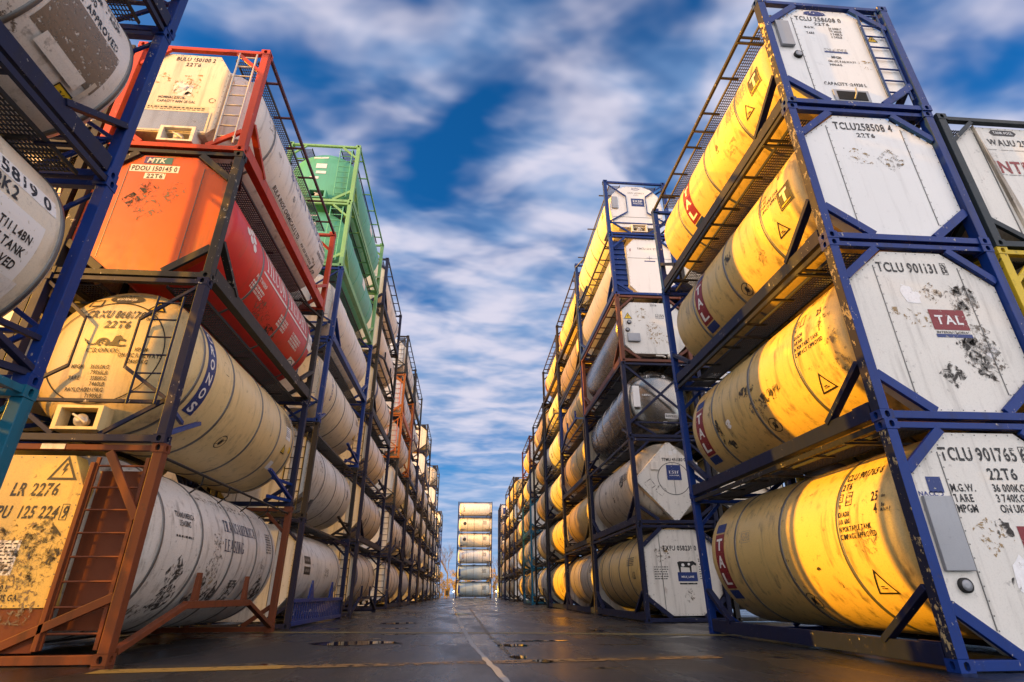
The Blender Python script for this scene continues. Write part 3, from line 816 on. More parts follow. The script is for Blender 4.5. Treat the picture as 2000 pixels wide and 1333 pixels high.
warn(a, -1.98, -.55, .32); no_walk(a, -.25, -.83); tal_banner(a, 2.12, -.1)
side(a, Flat().rows(.3, 6, .012, .012, random.Random(9)).frame(.32, .2, .006, 0, -.06), 1.05, .32, GREYTXT, 'fine_print')
for q in [(-.15, .62, .22, .26, SOOT2, 2), (-.9, -.35, .12, .06, SOOT, 4), (-.2, -.2, .08, .05, SOOT, 6), (-1.2, -.55, .06, .18, SOOT, 8), (-2.1, -.05, .5, .35, SOOT2, 10)]: side_patch(a, *q)

E, y = b['end'], b['ey']
on_end(Flat().text('TCLU 901131 8', .15, wd=1.02), 'lettering', BLK, E, -.06, 2.20, y)
on_end(Flat().frame(.085, .19, .008), 'lettering', BLK, E, .42, 2.20, y)
tal_sign(b, .20, 1.40)
patches(b, [('torn', -.22, 1.78, .14, 45, 4), ('glue', .10, 1.80, .15, 38, 3), ('faint', .10, 1.80, .14, 38, 13), ('soot', .52, 1.72, .20, -30, 6), ('faint', .52, 1.72, .24, -30, 26), ('glue', -.12, 1.38, .15, 8, 9), ('glue', -.42, 1.44, .16, 60, 30),
            ('soot', .52, .98, .20, 35, 15), ('soot', .34, 1.04, .16, 10, 10), ('soot', .42, .72, .16, 20, 12), ('faint', .48, .90, .34, 0, 28), ('torn', .60, .98, .11, 45, 21), ('soot', -.02, .62, .16, 42, 17), ('faint', .55, 1.14, .2, 0, 14)])
side(b, Flat().text('901131 8', .10, align=1, wd=.42), yc - .28, .86)
side(b, Flat().frame(.12, .12, .012, .06).text('IC', .05, .06).text('70', .06, .06, -.12).frame(.12, .2, .012, .23), yc, .56)
side_block(b, yc, ['RID/ADR', 'AAR 600', 'UN PORTABLE TANK', 'TC IMPACT APPROVED'], .31, h=.062)
side(b, Flat().text('25', .11, .0, .07, wd=.12).text('cbm', .04, .15, .05).text('Bar', .04, .15, -.06).text('M.A.W.P', .035, .22, -.11), -2.25, .42)
side_patch(b, -2.28, .26, .18, .22, SOOT, 4)
for q in [(-2.5, -.05, .26, .26, SOOT2, 5, 45), (-2.45, -.42, .26, .26, SOOT2, 7, 45), (.0, .05, .75, .22, SOOT, 8), (-.7, -.25, .8, .22, SOOT, 10), (-.2, -.32, .7, .3, SOOT2, 12), (1.35, -.35, .24, .55, SOOT, 14), (1.15, -.66, .3, .26, SOOT, 16), (.9, -.3, .2, .2, TORN, 18), (1.6, .15, .25, .25, SOOT2, 20)]: side_patch(b, *q)
warn(b, -1.95, -.52, .3); no_walk(b, -.35, -.72); tal_banner(b, 2.1, -.15)

E, y = c['end'], c['ey']
on_end(Flat().text('TCLU258508 4', .15, wd=.98), 'lettering', BLK, E, 0, 2.24, y); on_end(Flat().text('22T6', .085, wd=.30), 'lettering', BLK, E, .0, 2.06, y)
patches(c, [('glue', -.22, 1.62, .19, 3, 9), ('faint', .26, 1.56, .2, 40, 33), ('glue', .26, 1.56, .21, 40, 11)])
on_end(Flat().frame(.46, .30, .008), 'sticker_remains', SOOT2, E, -.22, 1.62, y); on_end(Flat().frame(.30, .30, .008, rot=R_(38)), 'sticker_remains', SOOT2, E, .26, 1.56, y)
side_block(c, -1.55, ['RID/ADR', 'AAR 600', 'UN PORTABLE TANK', 'TC IMPACT APPROVED'], .36, h=.06)
side(c, Flat().text('25', .11, 0, .07, wd=.12).text('4', .11, .03, -.08, wd=.06).text('cbm', .035, .15, .05).text('Bar', .035, .15, -.06), -2.15, .52)
def t_logo(T, yc, v):
    sg = side(T, Flat().frame(.36, .36, .018), yc, v, BLK_CLEAN, 'sign'); side(T, Flat().rect(.30, .30), yc, v, BLK_CLEAN, 'sign', .006)
    on_side(Flat().rect(.20, .055, 0, .09).rect(.065, .19, 0, .0), 'lettering', SH['ivory'], sg, yc, v, T['s'], T['R'], ZC, .009)
    on_side(Flat().rect(.26, .018, 0, -.125), 'lettering', YSIGN, sg, yc, v, T['s'], T['R'], ZC, .009)
t_logo(c, -2.32, -.06); warn(c, -1.95, -.42, .26); tal_banner(c, 1.15, -.1); no_walk(c, -.4, -.7)
side_patch(c, -.3, .1, .24, .2, SOOT, 5, 10); side_patch(c, -1.2, -.5, .3, .25, SOOT2, 7, 40)

E, y = d['end'], d['ey']
on_end(Flat().disc(.20, .07).rect(.42, .012, 0, -.03), 'sign', BLUEINK, E, -.15, 2.36, y)
on_end(Flat().text('TCLU 258608 0', .11, wd=.86), 'lettering', BLK, E, -.12, 2.21, y); on_end(Flat().text('22T6', .07, wd=.28), 'lettering', BLK, E, -.08, 2.08, y)
lines(E, ['M.G.W.', '', 'TARE', ''], -.42, 1.98, y, h=.052, gap=.022)
lines(E, ['36 000KG', '79 365LB', '3 740KG', '8 245LB'], .02, 1.98, y, h=.052, gap=.022)
on_end(Flat().rect(.42, .035), 'sign', NAVYSIGN, E, .0, 1.36, y); on_end(Flat().rows(.4, 3, .012, .014, random.Random(4)), 'fine_print', GREYTXT, E, 0, 1.44, y)
lines(E, ['MPGM'], -.12, 1.23, y, h=.06); lines(E, ['ON UIC RAILWAYS', '34000KG'], -.2, 1.13, y, h=.05)
lines(E, ['CAPACITY :24930 L'], -.42, .58, y, h=.07, k=.62)
box_on_end(d, 'document_box', SH['metal'], -.86, 1.72, .24, .62, .06); gauge(d, -.72, 1.22)
box_on_end(d, 'outlet_frame', SH['metal'], -.02, .30, .62, .26, .02)
part(('rec', 1), 'outlet_recess', [HOLE], E, lambda mb: mb.box((-.02, y - .022, .29), (.50, .012, .19)))
part(('lev', 1), 'outlet_lever', [SH['metal']], E, lambda mb: mb.tube([(0, y - .03, .22), (.0, y - .09, .28), (.02, y - .09, .40)], .014, 8))
on_end(Flat().tri(.16, .055), 'pictogram', YSIGN, E, .76, 1.78, y); on_end(Flat().tri(.17, .012).bolt(.08, 0, -.02), 'pictogram', BLK_CLEAN, E, .76, 1.78, y, .007)
patches(d, [('glue', .45, 1.08, .13, 4, 9)])
t_logo(d, -2.3, -.05); warn(d, -1.9, -.30, .26); tal_banner(d, .95, -.15); mark_rows(d, -1.6, .35, .8, 7, 5, .03, GREYTXT); mark_rows(d, -2.2, .72, .3, 2, 7, .04)
side_patch(d, -1.1, -.45, .35, .25, GLUE, 5); side_patch(d, -.7, -.1, .12, .26, SOOT, 6)

# ---- second column beside it
x2 = RX + 2 * HW + .10
wa = dict(frame='slate', shell='white', end='octwide', endcol='stained', ends='low', rails='channel', topcol='slate')
W = stack('right', x2, 5.86, 2.591, [dict(wa, frame='navy', shell='grey'), dict(wa, frame='yellow', end='rounded', shell='cream', endcol='orange', topcol='yellow'), wa],
          ['navy-framed grey tank at the bottom beside the blue-framed stack', 'yellow-framed tank below the slate-framed one, beside the blue-framed stack', 'slate-framed white tank with dark red lettering on its end, beside the blue-framed stack'], hero=True)
MATS['yellow_tank_panel'] = paint('yellow_tank_panel', (.70, .48, .03), .4, .4)
W[1]['end'].data = W[1]['end'].data.copy(); W[1]['end'].data.materials[0] = MATS['yellow_tank_panel']
E, y = W[2]['end'], W[2]['ey']
sg = on_end(Flat().poly([(-.24, 0), (-.18, .06), (.18, .06), (.24, 0), (.18, -.06), (-.18, -.06)]), 'sign', BLK_CLEAN, E, -.08, 2.33, y); on_end(Flat().text('TANK POOL', .05, wd=.34), 'lettering', WSIGN, sg, -.08, 2.33, y, .007)
on_end(Flat().text('WAUU 251 214', .13, wd=1.0), 'lettering', BLK, E, .08, 2.12, y)
on_end(Flat().text('INTERM', .24, wd=1.0), 'lettering', REDINK, E, .0, 1.60, y); on_end(Flat().rect(1.12, .012).rect(1.12, .01, 0, .52), 'sign', GREYTXT, E, .02, 1.44, y)
on_end(Flat().rect(.62, .5), 'sign', ink('grey_sign', (.11, .11, .11), .2), E, .22, .88, y); patches(W[2], [('torn', .2, .9, .1, 20, 4)])
part(('fold',), 'panel_fold', [SH['dirty']], E, lambda mb: mb.prism_xz([(-.60, 2.43), (-.52, .2), (-.40, .2)], y - .05, y + .01), 0)
E, y = W[1]['end'], W[1]['ey']
on_end(Flat().text('SY-84', .1, wd=.5), 'lettering', BLK, E, -.35, 2.30, y); on_end(Flat().rect(.4, .12), 'sign', BLK_CLEAN, E, -.2, 2.08, y)

# ---- right row, second stack (six high)
RH2 = 2.535
e1 = dict(frame='navy', shell='cream', end='octwide', endcol='stained', ends='gusset', rails='channel', bands=(-1.5, -.4, .9, 2.0))
e2 = dict(frame='navy', shell='dirty', end='diamond', endcol='stained', ends='low', rails='channel', bands=(1.7,))
e3 = dict(frame='navy', posts='navy', shell='steel', end='round', ends='bigx', rails='open', bands=(-1.7, -.6, .5, 1.6), bandcol='steel', valve=False, R=1.10)
e4 = dict(frame='brown', shell='steel', end='octbrown', endcol='stained', ends='low', rails='channel', bands=())
e5 = dict(frame='blue', shell='ivory', end='octtall', endcol='panel', ends='low', rails='channel', bands=(), topcol='navy')
e6 = dict(frame='blue', shell='ivory', end='rounded', endcol='panel', ends='x', rails='open', bands=(-1.4, -.2, 1.1, 2.2), top='stub')
S = stack('right', RX, 16.0, RH2, [e1, e2, e3, e4, e5, e6],
          ['cream tank with white octagonal end bearing a black and white cow sign', 'grimy tank with white diamond-shaped end and navy square sign',
           'bare dark steel tank with rounded end behind crossed navy braces', 'brown-framed tank with stained white octagonal end above the dark steel tank',
           'blue-framed tank with tall plain white end above the brown-framed one', 'blue-framed tank with rounded white end and blue square sign, topmost of its stack'], hero=(0, 1, 2, 3, 4, 5))
a, b, c, d, e, f = S
E, y = a['end'], a['ey']
on_end(Flat().text('EXFU 058231 0', .13, wd=.98), 'lettering', BLK, E, -.02, 1.93, y)
sg = on_end(Flat().rect(.56, .24), 'sign', NAVYSIGN, E, .12, 1.16, y); on_end(Flat().text('MILK-LINE', .05, wd=.36), 'lettering', WSIGN, sg, .12, 1.16, y, .007)
cow = Flat().poly([(-.26, .12), (-.24, .02), (-.22, -.14), (-.18, -.14), (-.17, 0), (.08, -.02), (.09, -.14), (.13, -.14), (.14, .02), (.2, .06), (.28, .03), (.29, .09), (.2, .16), (.1, .14), (-.2, .15)])
on_end(cow, 'emblem', BLK_CLEAN, sg, .12, 1.42, y, .006); on_end(Flat().blob(.05, random.Random(3), -.1, .05).blob(.04, random.Random(5), .07, .07), 'emblem', WSIGN, sg, .12, 1.42, y, .009)
on_end(Flat().rect(.5, .04), 'sign', BLK, E, .12, .98, y)
for u in (-.62, .6): on_end(Flat().rows(.4 if u < 0 else .26, 6, .022, .04, random.Random(3)), 'fine_print', BLK, E, u, 1.42, y)
on_end(Flat().text('24', .08, wd=.1).text('4', .08, 0, -.11, wd=.05), 'lettering', BLK, E, .52, 1.60, y)
patches(a, [('faint', -.55, 1.78, .22, 20, 9), ('faint', .12, .68, .16, 0, 4), ('glue', -.45, 1.9, .1, 30, 6)])
side_block(a, -1.9, ['U3'], -.15, BLK, .2); mark_rows(a, -1.7, .35, .7, 5, 6, .03)
E, y = b['end'], b['ey']
on_end(Flat().text('TPMU 451180 0', .10, wd=.74), 'lettering', BLK, E, .12, 1.92, y)
on_end(Flat().ring(.50, .50, .022, n=40).rect(.014, .95), 'panel_seam', BAND, E, .06, 1.34, y)
sg = on_end(Flat().rect(.44, .46), 'sign', NAVYSIGN, E, .08, 1.52, y, .006); on_end(Flat().text('EXSIF', .09, wd=.32, serif=True).text('WORLDWIDE', .035, 0, -.1, wd=.3), 'lettering', WSIGN, sg, .08, 1.53, y, .009)
for u, z, r in ((-.50, 1.72, 30), (.72, 1.70, -30)): box_on_end(b, 'placard_holder', SH['stained'], u, z, .24, .26, .03)
for u, z, r in ((-.70, 1.15, 35), (-.38, .98, -40)): on_end(Flat().frame(.26, .26, .018, rot=R_(r)), 'sticker_remains', SOOT, E, u, z, y)
on_end(Flat().rect(.12, .14).rect(.1, .12, .14, .05), 'sticker', WSIGN, E, .05, 2.12, y)
mark_rows(b, -1.7, .3, .9, 5, 8, .03); side_patch(b, -1.5, .1, .5, .4, SOOT, 4); side_patch(b, -.3, -.3, .2, .2, SOOT, 6); side_patch(b, .6, .1, .25, .12, SOOT, 8)
c['ey'] = -2.80
on_dish(Flat().rect(.62, .10), 'sign', WSIGN, c, .0, 2.20, 2.80); on_dish(Flat().rows(.56, 2, .03, .012, random.Random(5)), 'fine_print', BLK, c, 0, 2.21, 2.80, .016)
for u, z, w_, h_ in ((.35, .80, .44, .16), (.32, .58, .5, .09), (-.42, 1.5, .26, .07)):
    on_dish(Flat().rect(w_, h_), 'sign', WSIGN, c, u, z, 2.80); on_dish(Flat().rows(w_ * .9, 2, .022, .02, random.Random(6)), 'fine_print', BLK, c, u, z + .02, 2.80, .016)
part(('docbox',), 'document_box', [SH['panel']], c['root'], lambda mb: mb.box((-.80, -2.94, 1.38), (.22, .08, .72)), .008)
E, y = d['end'], d['ey']
on_end(Flat().text('22T6', .07, wd=.22), 'lettering', BLK, E, .12, 2.22, y); on_end(Flat().rows(.3, 3, .03, .03, random.Random(8)), 'fine_print', BLK, E, .3, 1.84, y)
on_end(Flat().tri(.24, .08), 'pictogram', YSIGN, E, -.82, 1.78, y); on_end(Flat().tri(.25, .015).bolt(.12, 0, -.03), 'pictogram', BLK_CLEAN, E, -.82, 1.78, y, .007)
patches(d, [('glue', -.35, 1.85, .25, 25, 9), ('glue', .05, 1.15, .4, 5, 8), ('glue', .5, .85, .2, 0, 4), ('faint', .65, 1.75, .1, 0, 6)])
gauge(d, -.80, 1.52); gauge(d, -.88, 1.22); box_on_end(d, 'document_box', SH['metal'], -.70, .92, .42, .30, .09)
part(('drain',), 'outlet_valve', [SH['alu']], d['root'], lambda mb: (mb.tube([(.0, -2.9, .28), (.22, -2.95, .26), (.3, -2.96, .2)], .04, 8), mb.lathe_y([(-3.0, .02), (-3.0, .11), (-2.9, .11)], .26, 16, x0=.5)))
E, y = e['end'], e['ey']
on_end(Flat().text('RMCU 534929 5', .085, wd=.78), 'lettering', GREYTXT, E, .22, 2.05, y)
on_end(Flat().rect(.4, .045), 'sign', NAVYSIGN, E, .24, 1.50, y); on_end(Flat().rect(.2, .012).rect(.012, .2), 'emblem', BLUEINK, E, .24, 1.64, y); on_end(Flat().bolt(.16), 'pictogram', REDINK, E, -.45, 1.95, y)
part(('bluebox',), 'ribbed_backing', [FR['blue']], e['root'], lambda mb: [mb.box((-.84, -2.82, 1.30), (.44, .02, 2.2))] + [mb.box((-.84, -2.85, .5 + i * .22), (.44, .05, .03)) for i in range(8)])
E, y = f['end'], f['ey']
sg = on_end(Flat().rect(.50, .38), 'sign', NAVYSIGN, E, .08, 1.62, y); on_end(Flat().text('EXSIF', .10, 0, .06, wd=.36).text('WORLDWIDE', .05, 0, -.06, wd=.36), 'lettering', WSIGN, sg, .08, 1.62, y, .007)
on_end(Flat().text('EXFU 0055802 3', .06, wd=.62).text('22T6', .05, 0, -.1, wd=.2), 'lettering', GREYTXT, E, .05, 2.08, y); on_end(Flat().ring(.16, .05, .02), 'emblem', BLUEINK, E, .05, 2.28, y)
box_on_end(f, 'document_box', SH['metal'], -.83, 1.55, .22, .55, .06)
warn(f, -2.3, .05, .3, YSIGN)

# ---- left row, first stack: rust, round cream, orange, red-framed
LX = -4.07
u1 = dict(frame='rust', shell='grey', end='rustpanel', endcol='gold', ends='rustpanel', rails='strut', top='pipe', topcol='iron', bands=(-2.38, -1.15, .12, 1.32, 2.3), ladder=(.40, 1.02, .16, 2.40, 8, True, 'rust'), walk=False)
u2 = dict(frame='navy', shell='honey', end='round', ends='x', rails='open', railcol='blue', top=None, bands=(-2.42, -1.22, .28, 1.45, 2.4), ladder=(.56, .93, .55, 2.25, 6, False, 'navy'), hl=2.86, valve=2)
u3 = dict(frame='grey', shell='red', end='octagon', endcol='orange', ends='gusset', rails='deep', railcol='grey', top='stub', topcol='grey', bands=(-1.15, .5, 2.2), R=1.15)
u4 = dict(frame='red', shell='white', end='bulu', endcol='ivory', ends='low', rails='deep', railcol='red', top='rail', topcol='maroon', bands=(-1.9,), ladder=(.66, .98, .2, 2.48, 9, False, 'alu'), valve=2)
S = stack('left', LX, 7.527, 2.591, [u1, u2, u3, u4],
          ['rust-framed grey tank with yellowed square end and ladder, on the ground', 'cream tank with round end behind thin braces and a seahorse emblem',
           'red tank with orange octagonal end in a dark grey frame', 'orange-red framed white tank with cream end and pale ladder, topmost of its stack'], hero=True)
a, b, c, d = S
E, y = a['end'], a['ey']
on_end(Flat().text('LR 2276', .16, wd=.56, slant=.12), 'lettering', BLK, E, -.25, 1.98, y); on_end(Flat().text('USPU  125 224 9', .15, wd=1.02, slant=.12), 'lettering', BLK, E, -.28, 1.70, y); on_end(Flat().frame(.09, .2, .008), 'lettering', BLK, E, .185, 1.70, y)
on_end(Flat().tri(.32, .03).bolt(.17, 0, -.03), 'pictogram', BLK_CLEAN, E, .02, 2.26, y)
sg = on_end(Flat().rect(.36, .4), 'sticker', WSIGN, E, -.38, 1.16, y, .003); on_end(Flat().rows(.30, 8, .018, .025, random.Random(8)), 'fine_print', BLK, sg, -.38, 1.32, y, .006)
lines(E, ['24 000 L', '6 340 US GA'], -.45, .82, y, h=.07); lines(E, ['CAPACITY'], -.95, .78, y, h=.05)
patches(a, [('soot', .02, 1.28, .30, 10, 4), ('faint', .0, 1.2, .34, 10, 6), ('faint', -.8, 1.3, .3, 0, 8), ('soot', -.75, 1.15, .25, 0, 10), ('soot', -.45, .92, .14, 0, 13), ('faint', -.2, .95, .3, 0, 14), ('soot', -.75, .68, .2, 0, 16), ('faint', -.05, .66, .28, 0, 15), ('faint', -.6, 1.0, .5, 0, 18), ('soot', -.4, 1.48, .1, 0, 20)])
part(('platebox',), 'maker_plate', [SH['ivory']], a['root'], lambda mb: mb.box((-.2, -3.003, 2.53), (.30, .006, .07)))
side(a, Flat().text('TRANSAMERICA', .085, 0, .07, wd=.62).text('LEASING', .085, 0, -.05, wd=.36), -1.72, .38); mark_rows(a, -1.72, .14, .55, 1, 5, .03)
side(a, Flat().frame(.80, .85, .006), -1.72, .1, SOOT2, 'panel_outline')
side(a, Flat().text('TRANSAMERICA', .20, 0, .17, wd=1.55, serif=True).text('LEASING', .20, -.30, -.16, wd=.90, serif=True), .50, .30, ink('dark_blue_lettering', (.012, .016, .06), .1))
mark_rows(a, 2.05, .52, .3, 8, 3, .03); mark_rows(a, .6, -.42, .3, 3, 4, .03)
for q in [(-1.7, -.35, .36, .36, SOOT, 5, 45), (-1.55, -.72, .7, .5, SOOT, 8), (-2.0, -.95, .8, .3, SOOT2, 10), (-.55, .2, .5, .25, SOOT2, 12), (-.5, -.25, .55, .8, SOOT2, 14), (-.6, -.72, .5, .45, SOOT, 7, 45), (-.1, -.7, .4, .4, SOOT, 9, 45), (.62, -.62, .42, .42, SOOT, 11, 0), (1.9, -.65, .6, .5, SOOT, 13, 45), (-.35, -.42, .3, .4, GLUE, 16), (1.8, -.15, .4, .5, SOOT2, 18), (.2, .9, 3.2, .16, SOOT2, 22)]: side_patch(a, *q)

HLB = 2.86
def dsh(f_, u, z, m_=BLK, name='lettering', lift=.012): return on_dish(f_, name, m_, b, u, z, HLB, lift)
dsh(Flat().ring(.82, .82, .016, n=60), -.06, 1.40, DARK, 'manway_seam')
dsh(Flat().text('CRXU 860170', .13, -.05, wd=.84, slant=.15).text('5', .13, .46, wd=.07, slant=.15).frame(.12, .17, .008, .46), -.02, 2.00); dsh(Flat().text('22T6', .12, wd=.36, slant=.15), .02, 1.82)
dsh(Flat().disc(.25, .085), -.03, 2.30, ink('grey_oval_sign', (.09, .09, .09), .5), 'sign'); dsh(Flat().frame(.22, .14, .02), -.46, 2.22, BLK, 'pictogram'); dsh(Flat().text('worldwide', .06, wd=.3), -.03, 2.30, WSIGN, 'lettering', .016)
dsh(Flat().tri(.21, .07), .46, 2.20, YSIGN, 'pictogram'); dsh(Flat().tri(.22, .02).bolt(.11, 0, -.02), .46, 2.20, BLK_CLEAN, 'pictogram', .016)
sea = Flat().put(*arcband(-.05, 0, .09, .07, -60, 250, .035, .03, 18)).put(*arcband(-.05, 0, .035, .03, 0, 300, .018, .018, 12)).put(*arcband(-.2, .0, .08, .05, 150, 370, .02, .02, 14))
sea.poly([(.02, -.05), (.08, .02), (.10, .10), (.17, .12), (.20, .07), (.26, .05), (.25, .02), (.17, .04), (.16, -.02), (.22, -.04), (.28, -.03), (.27, -.055), (.2, -.065), (.12, -.05)]).poly([(-.28, .03), (-.33, .06), (-.30, .0)])
dsh(sea, -.05, 1.52, BLK_CLEAN, 'emblem'); dsh(Flat().text('CRONOS', .07, wd=.46, serif=True), -.06, 1.39)
for i, r in enumerate(['MPGM', 'ON UIC RAILWAYS', '34000KG']): dsh(Flat().text(r, .06), .46, 1.42 - i * .095)
for i, (l_, r_) in enumerate([('MPGM', '36000KG'), ('', '79365LB'), ('TARE', '3385KG'), ('', '7460LB'), ('PAYLOAD', '32615KG'), ('', '71905LB')]):
    if l_: dsh(Flat().text(l_, .058, align=1), -.42, 1.13 - i * .085)
    dsh(Flat().text(r_, .058, align=-1), .10, 1.13 - i * .085)
sg = side(b, Flat().rect(.30, 1.50), -2.12, .02, NAVYSIGN, 'sign')
for i, ch in enumerate('CRONOS'): on_side(Flat().text(ch, .17, wd=.15, rot=R_(0)), 'lettering', WSIGN, sg, -2.12, .62 - i * .245, b['s'], b['R'], ZC, .009)
side(b, Flat().blob(.09, random.Random(6), n=9), -2.12, .90, BLUEINK, 'emblem'); side(b, Flat().frame(.2, .22, .01), -1.55, .28, SOOT, 'panel_outline')
no_walk(b, -.62, -.82); warn(b, 1.95, -.25, .22, YSIGN); mark_rows(b, 2.1, .55, .45, 6, 9, .03); side(b, Flat().rect(.3, .3), 2.05, .12, WSIGN, 'sticker', .004); mark_rows(b, 2.05, .22, .26, 5, 12, .02)
side(b, Flat().rect(.2, .2), 1.75, -.7, WSIGN, 'sticker', .004); side(b, Flat().rect(.16, .14), 2.35, -.2, YSIGN, 'sticker', .004)

E, y = c['end'], c['ey']
sg = on_end(Flat().rect(.46, .15), 'sign', ink('teal_sign', (.02, .15, .17), .2), E, -.18, 2.35, y); on_end(Flat().text('MTK', .10, wd=.30, slant=.2), 'lettering', WSIGN, sg, -.20, 2.35, y, .007)
on_end(Flat().rect(.14, .15), 'sign', ink('violet_sign', (.06, .04, .22), .2), sg, -.34, 2.35, y, .0055)
on_end(Flat().rect(.80, .15), 'sticker', WSIGN, E, -.20, 2.17, y, .003); on_end(Flat().text('PDOU 150145 0', .10, wd=.74), 'lettering', BLK_CLEAN, E, -.20, 2.17, y, .006)
on_end(Flat().rect(.34, .12), 'sticker', WSIGN, E, -.16, 2.01, y, .003); on_end(Flat().text('22T6', .09, wd=.26), 'lettering', BLK_CLEAN, E, -.16, 2.01, y, .006)
on_end(Flat().tri(.2, .066), 'sticker', WSIGN, E, -.85, 1.92, y)
patches(c, [('faint', -.2, 1.75, .17, 45, 5), ('soot', -.2, 1.75, .12, 45, 7), ('faint', -.4, 1.5, .16, 45, 9), ('soot', -.4, 1.5, .13, 45, 11), ('faint', -.12, 1.35, .24, 30, 13), ('faint', .25, 1.7, .2, 0, 4)])
hx = Flat()
for i, j in ((0, 0), (1, .5), (1, -.5), (2, 1), (2, 0), (2, -1)): hx.poly([(.088 * math.cos(R_(60 * k + 0)) , .088 * math.sin(R_(60 * k))) for k in range(6)], i * .155, j * .175)
side(c, hx, -1.95, .30, WHT, 'emblem')
side(c, Flat().text('TILCON FREIGHT', .40, wd=3.0, serif=True), .55, .28, WHT); side(c, Flat().rect(3.2, .045), .55, .58, WHT, 'sign'); side(c, Flat().rect(3.2, .045), .55, -.02, WHT, 'sign')
side(c, Flat().text('ANTWERP', .09, wd=.55), -1.0, -.22, WHT); mark_rows(c, -1.0, -.36, .62, 3, 5, .045, WHT); mark_rows(c, .55, -.28, .5, 4, 6, .05, WHT); mark_rows(c, 1.5, -.28, .6, 4, 8, .05, WHT)
side(c, Flat().rect(.3, .42), 2.42, .02, WSIGN, 'sticker'); mark_rows(c, 2.42, .12, .24, 4, 3, .02); side(c, Flat().rect(.36, .36), 1.95, -.85, WSIGN, 'sticker'); side(c, Flat().ring(.14, .14, .02).blob(.07, random.Random(3)), 1.95, -.85, BLK_CLEAN, 'pictogram', .008)
side_patch(c, -.4, -.6, .9, .4, SOOT2, 6); side_patch(c, .3, -.75, .8, .3, SOOT, 8)

E, y = d['end'], d['ey']
on_end(Flat().text('BULU 150100 2', .10, wd=.72, slant=.1), 'lettering', BLK, E, -.14, 2.30, y); on_end(Flat().text('22T6', .095, wd=.28, slant=.1), 'lettering', BLK, E, -.16, 2.16, y)
lines(E, ['NOMINAL 25020L', 'CAPACITY 6604 US GAL'], -.58, 1.28, y, h=.06, k=.56)
on_end(Flat().rect(1.12, .13), 'sticker', ink('cream_sign', (.6, .55, .4), .3), E, -.2, 1.02, y, .003); on_end(Flat().rows(1.0, 2, .03, .025, random.Random(3)), 'fine_print', BLK, E, -.2, 1.03, y, .006)
part(('mirror',), 'sight_window', [SH['steel']], E, lambda mb: mb.box((-.21, y - .008, .70), (1.22, .012, .44))); on_end(Flat().frame(1.3, .52, .035), 'window_frame', SH['ivory'], E, -.21, .70, y, .017)
patches(d, [('glue', -.1, 1.7, .22, 5, 5), ('glue', -.6, 1.72, .15, 0, 6), ('glue', -.15, 1.48, .28, 0, 7), ('torn', -.2, 1.5, .2, 0, 15)])
on_end(Flat().ring(.06, .06, .012), 'pictogram', BLK, E, .38, 1.25, y)
on_end(Flat().tri(.2, .067), 'pictogram', YSIGN, d['root'], .60, 1.62, -2.70); on_end(Flat().tri(.21, .014).bolt(.1, 0, -.02), 'pictogram', BLK_CLEAN, d['root'], .60, 1.62, -2.70, .008)
part(('ladback',), 'rear_plate', [SH['white']], d['root'], lambda mb: mb.box((.80, -2.66, 1.35), (.5, .02, 1.5)))
BLUEW = ink('worn_blue_lettering', (.02, .05, .25), .9)
side(d, Flat().text('BULA INOS', .28, wd=2.6, serif=True), .55, .22, BLUEW)
side(d, Flat().rect(3.2, .15), .35, -.58, WSIGN, 'sticker'); side(d, Flat().text('BULA INOS CHEMICALS LTD.', .10, -.55, 0, wd=1.9, serif=False).text('PH +353 2678266', .07, 1.05, 0, wd=.9), .35, -.58, BLK_CLEAN, 'lettering', .008)
for i in range(4): mark_rows(d, 2.15, .52 - i * .22, .6, 2, 20 + i, .035)
for q in [(-2.1, .25, .3, .45, SOOT2, 5, 8), (-1.5, .0, .2, .12, SOOT, 6), (-1.2, -.25, .14, .2, SOOT, 8), (.0, .1, .3, .14, SOOT2, 10), (-.3, -.2, .18, .14, SOOT, 12), (1.9, -.55, .3, .26, SOOT, 7, 0), (2.2, -.72, .34, .3, SOOT, 14)]: side_patch(d, *q)

# ---- left row, nearest stack (only its far end is in the picture)
L0X = -4.277
n0 = dict(frame='blue', shell='white', end='octagon', ends='gusset', rear='x', rails='channel', railcol='navy', top='rail', topcol='navy', bands=(-1.5, 0, 1.4, 2.60), hl=2.93, R=1.195)
S = stack('left', L0X, -.60, 2.591, [dict(n0, frame='teal', railcol='teal', topcol='teal'), dict(n0, shell='ivory', rails='open'), dict(n0, shell='white'), dict(n0, shell='ivory')],
          ['teal-framed tank at the bottom of the nearest left stack', 'blue-framed ivory tank with black lettering, above the teal frame at the left edge',
           'blue-framed sooty white tank with a dark rectangular patch, near the top left corner', 'blue-framed tank cut off by the top left corner'], hero=True)
b, c = S[1], S[2]
side(b, Flat().text('U 055819 0', .15, wd=1.15), 1.85, .42); side(b, Flat().rect(1.3, .2), 1.85, .42, WSIGN, 'sticker', .003); side(b, Flat().text('22K2', .14, wd=.38, align=-1), 2.0, .22)
side(b, Flat().rect(1.75, .62), 1.52, -.20, WSIGN, 'sticker', .003)
for i, r in enumerate(['RID/ADR', 'AAR 600      T11 L4BN', 'PORTABLE TANK', 'IMPACT APPROVED']): side(b, Flat().text(r, .088, align=-1), 2.30 - (.5 if i == 0 else 0), .04 - i * .145, BLK_CLEAN, 'lettering', .007)
side(b, Flat().rect(.30, .42), 2.30, -.72, SH['white'], 'cover_plate', .012); side(b, Flat().rect(.22, .24), 2.08, -.98, YSIGN, 'sticker'); side(b, Flat().frame(.22, .24, .015).text('2.6m', .06, 0, .05, wd=.15).text('8 6"', .06, 0, -.05, wd=.15), 2.08, -.98, BLK_CLEAN, 'lettering', .008)
side(b, Flat().frame(.4, .3, .008), 1.5, -1.1, SOOT2, 'panel_outline')
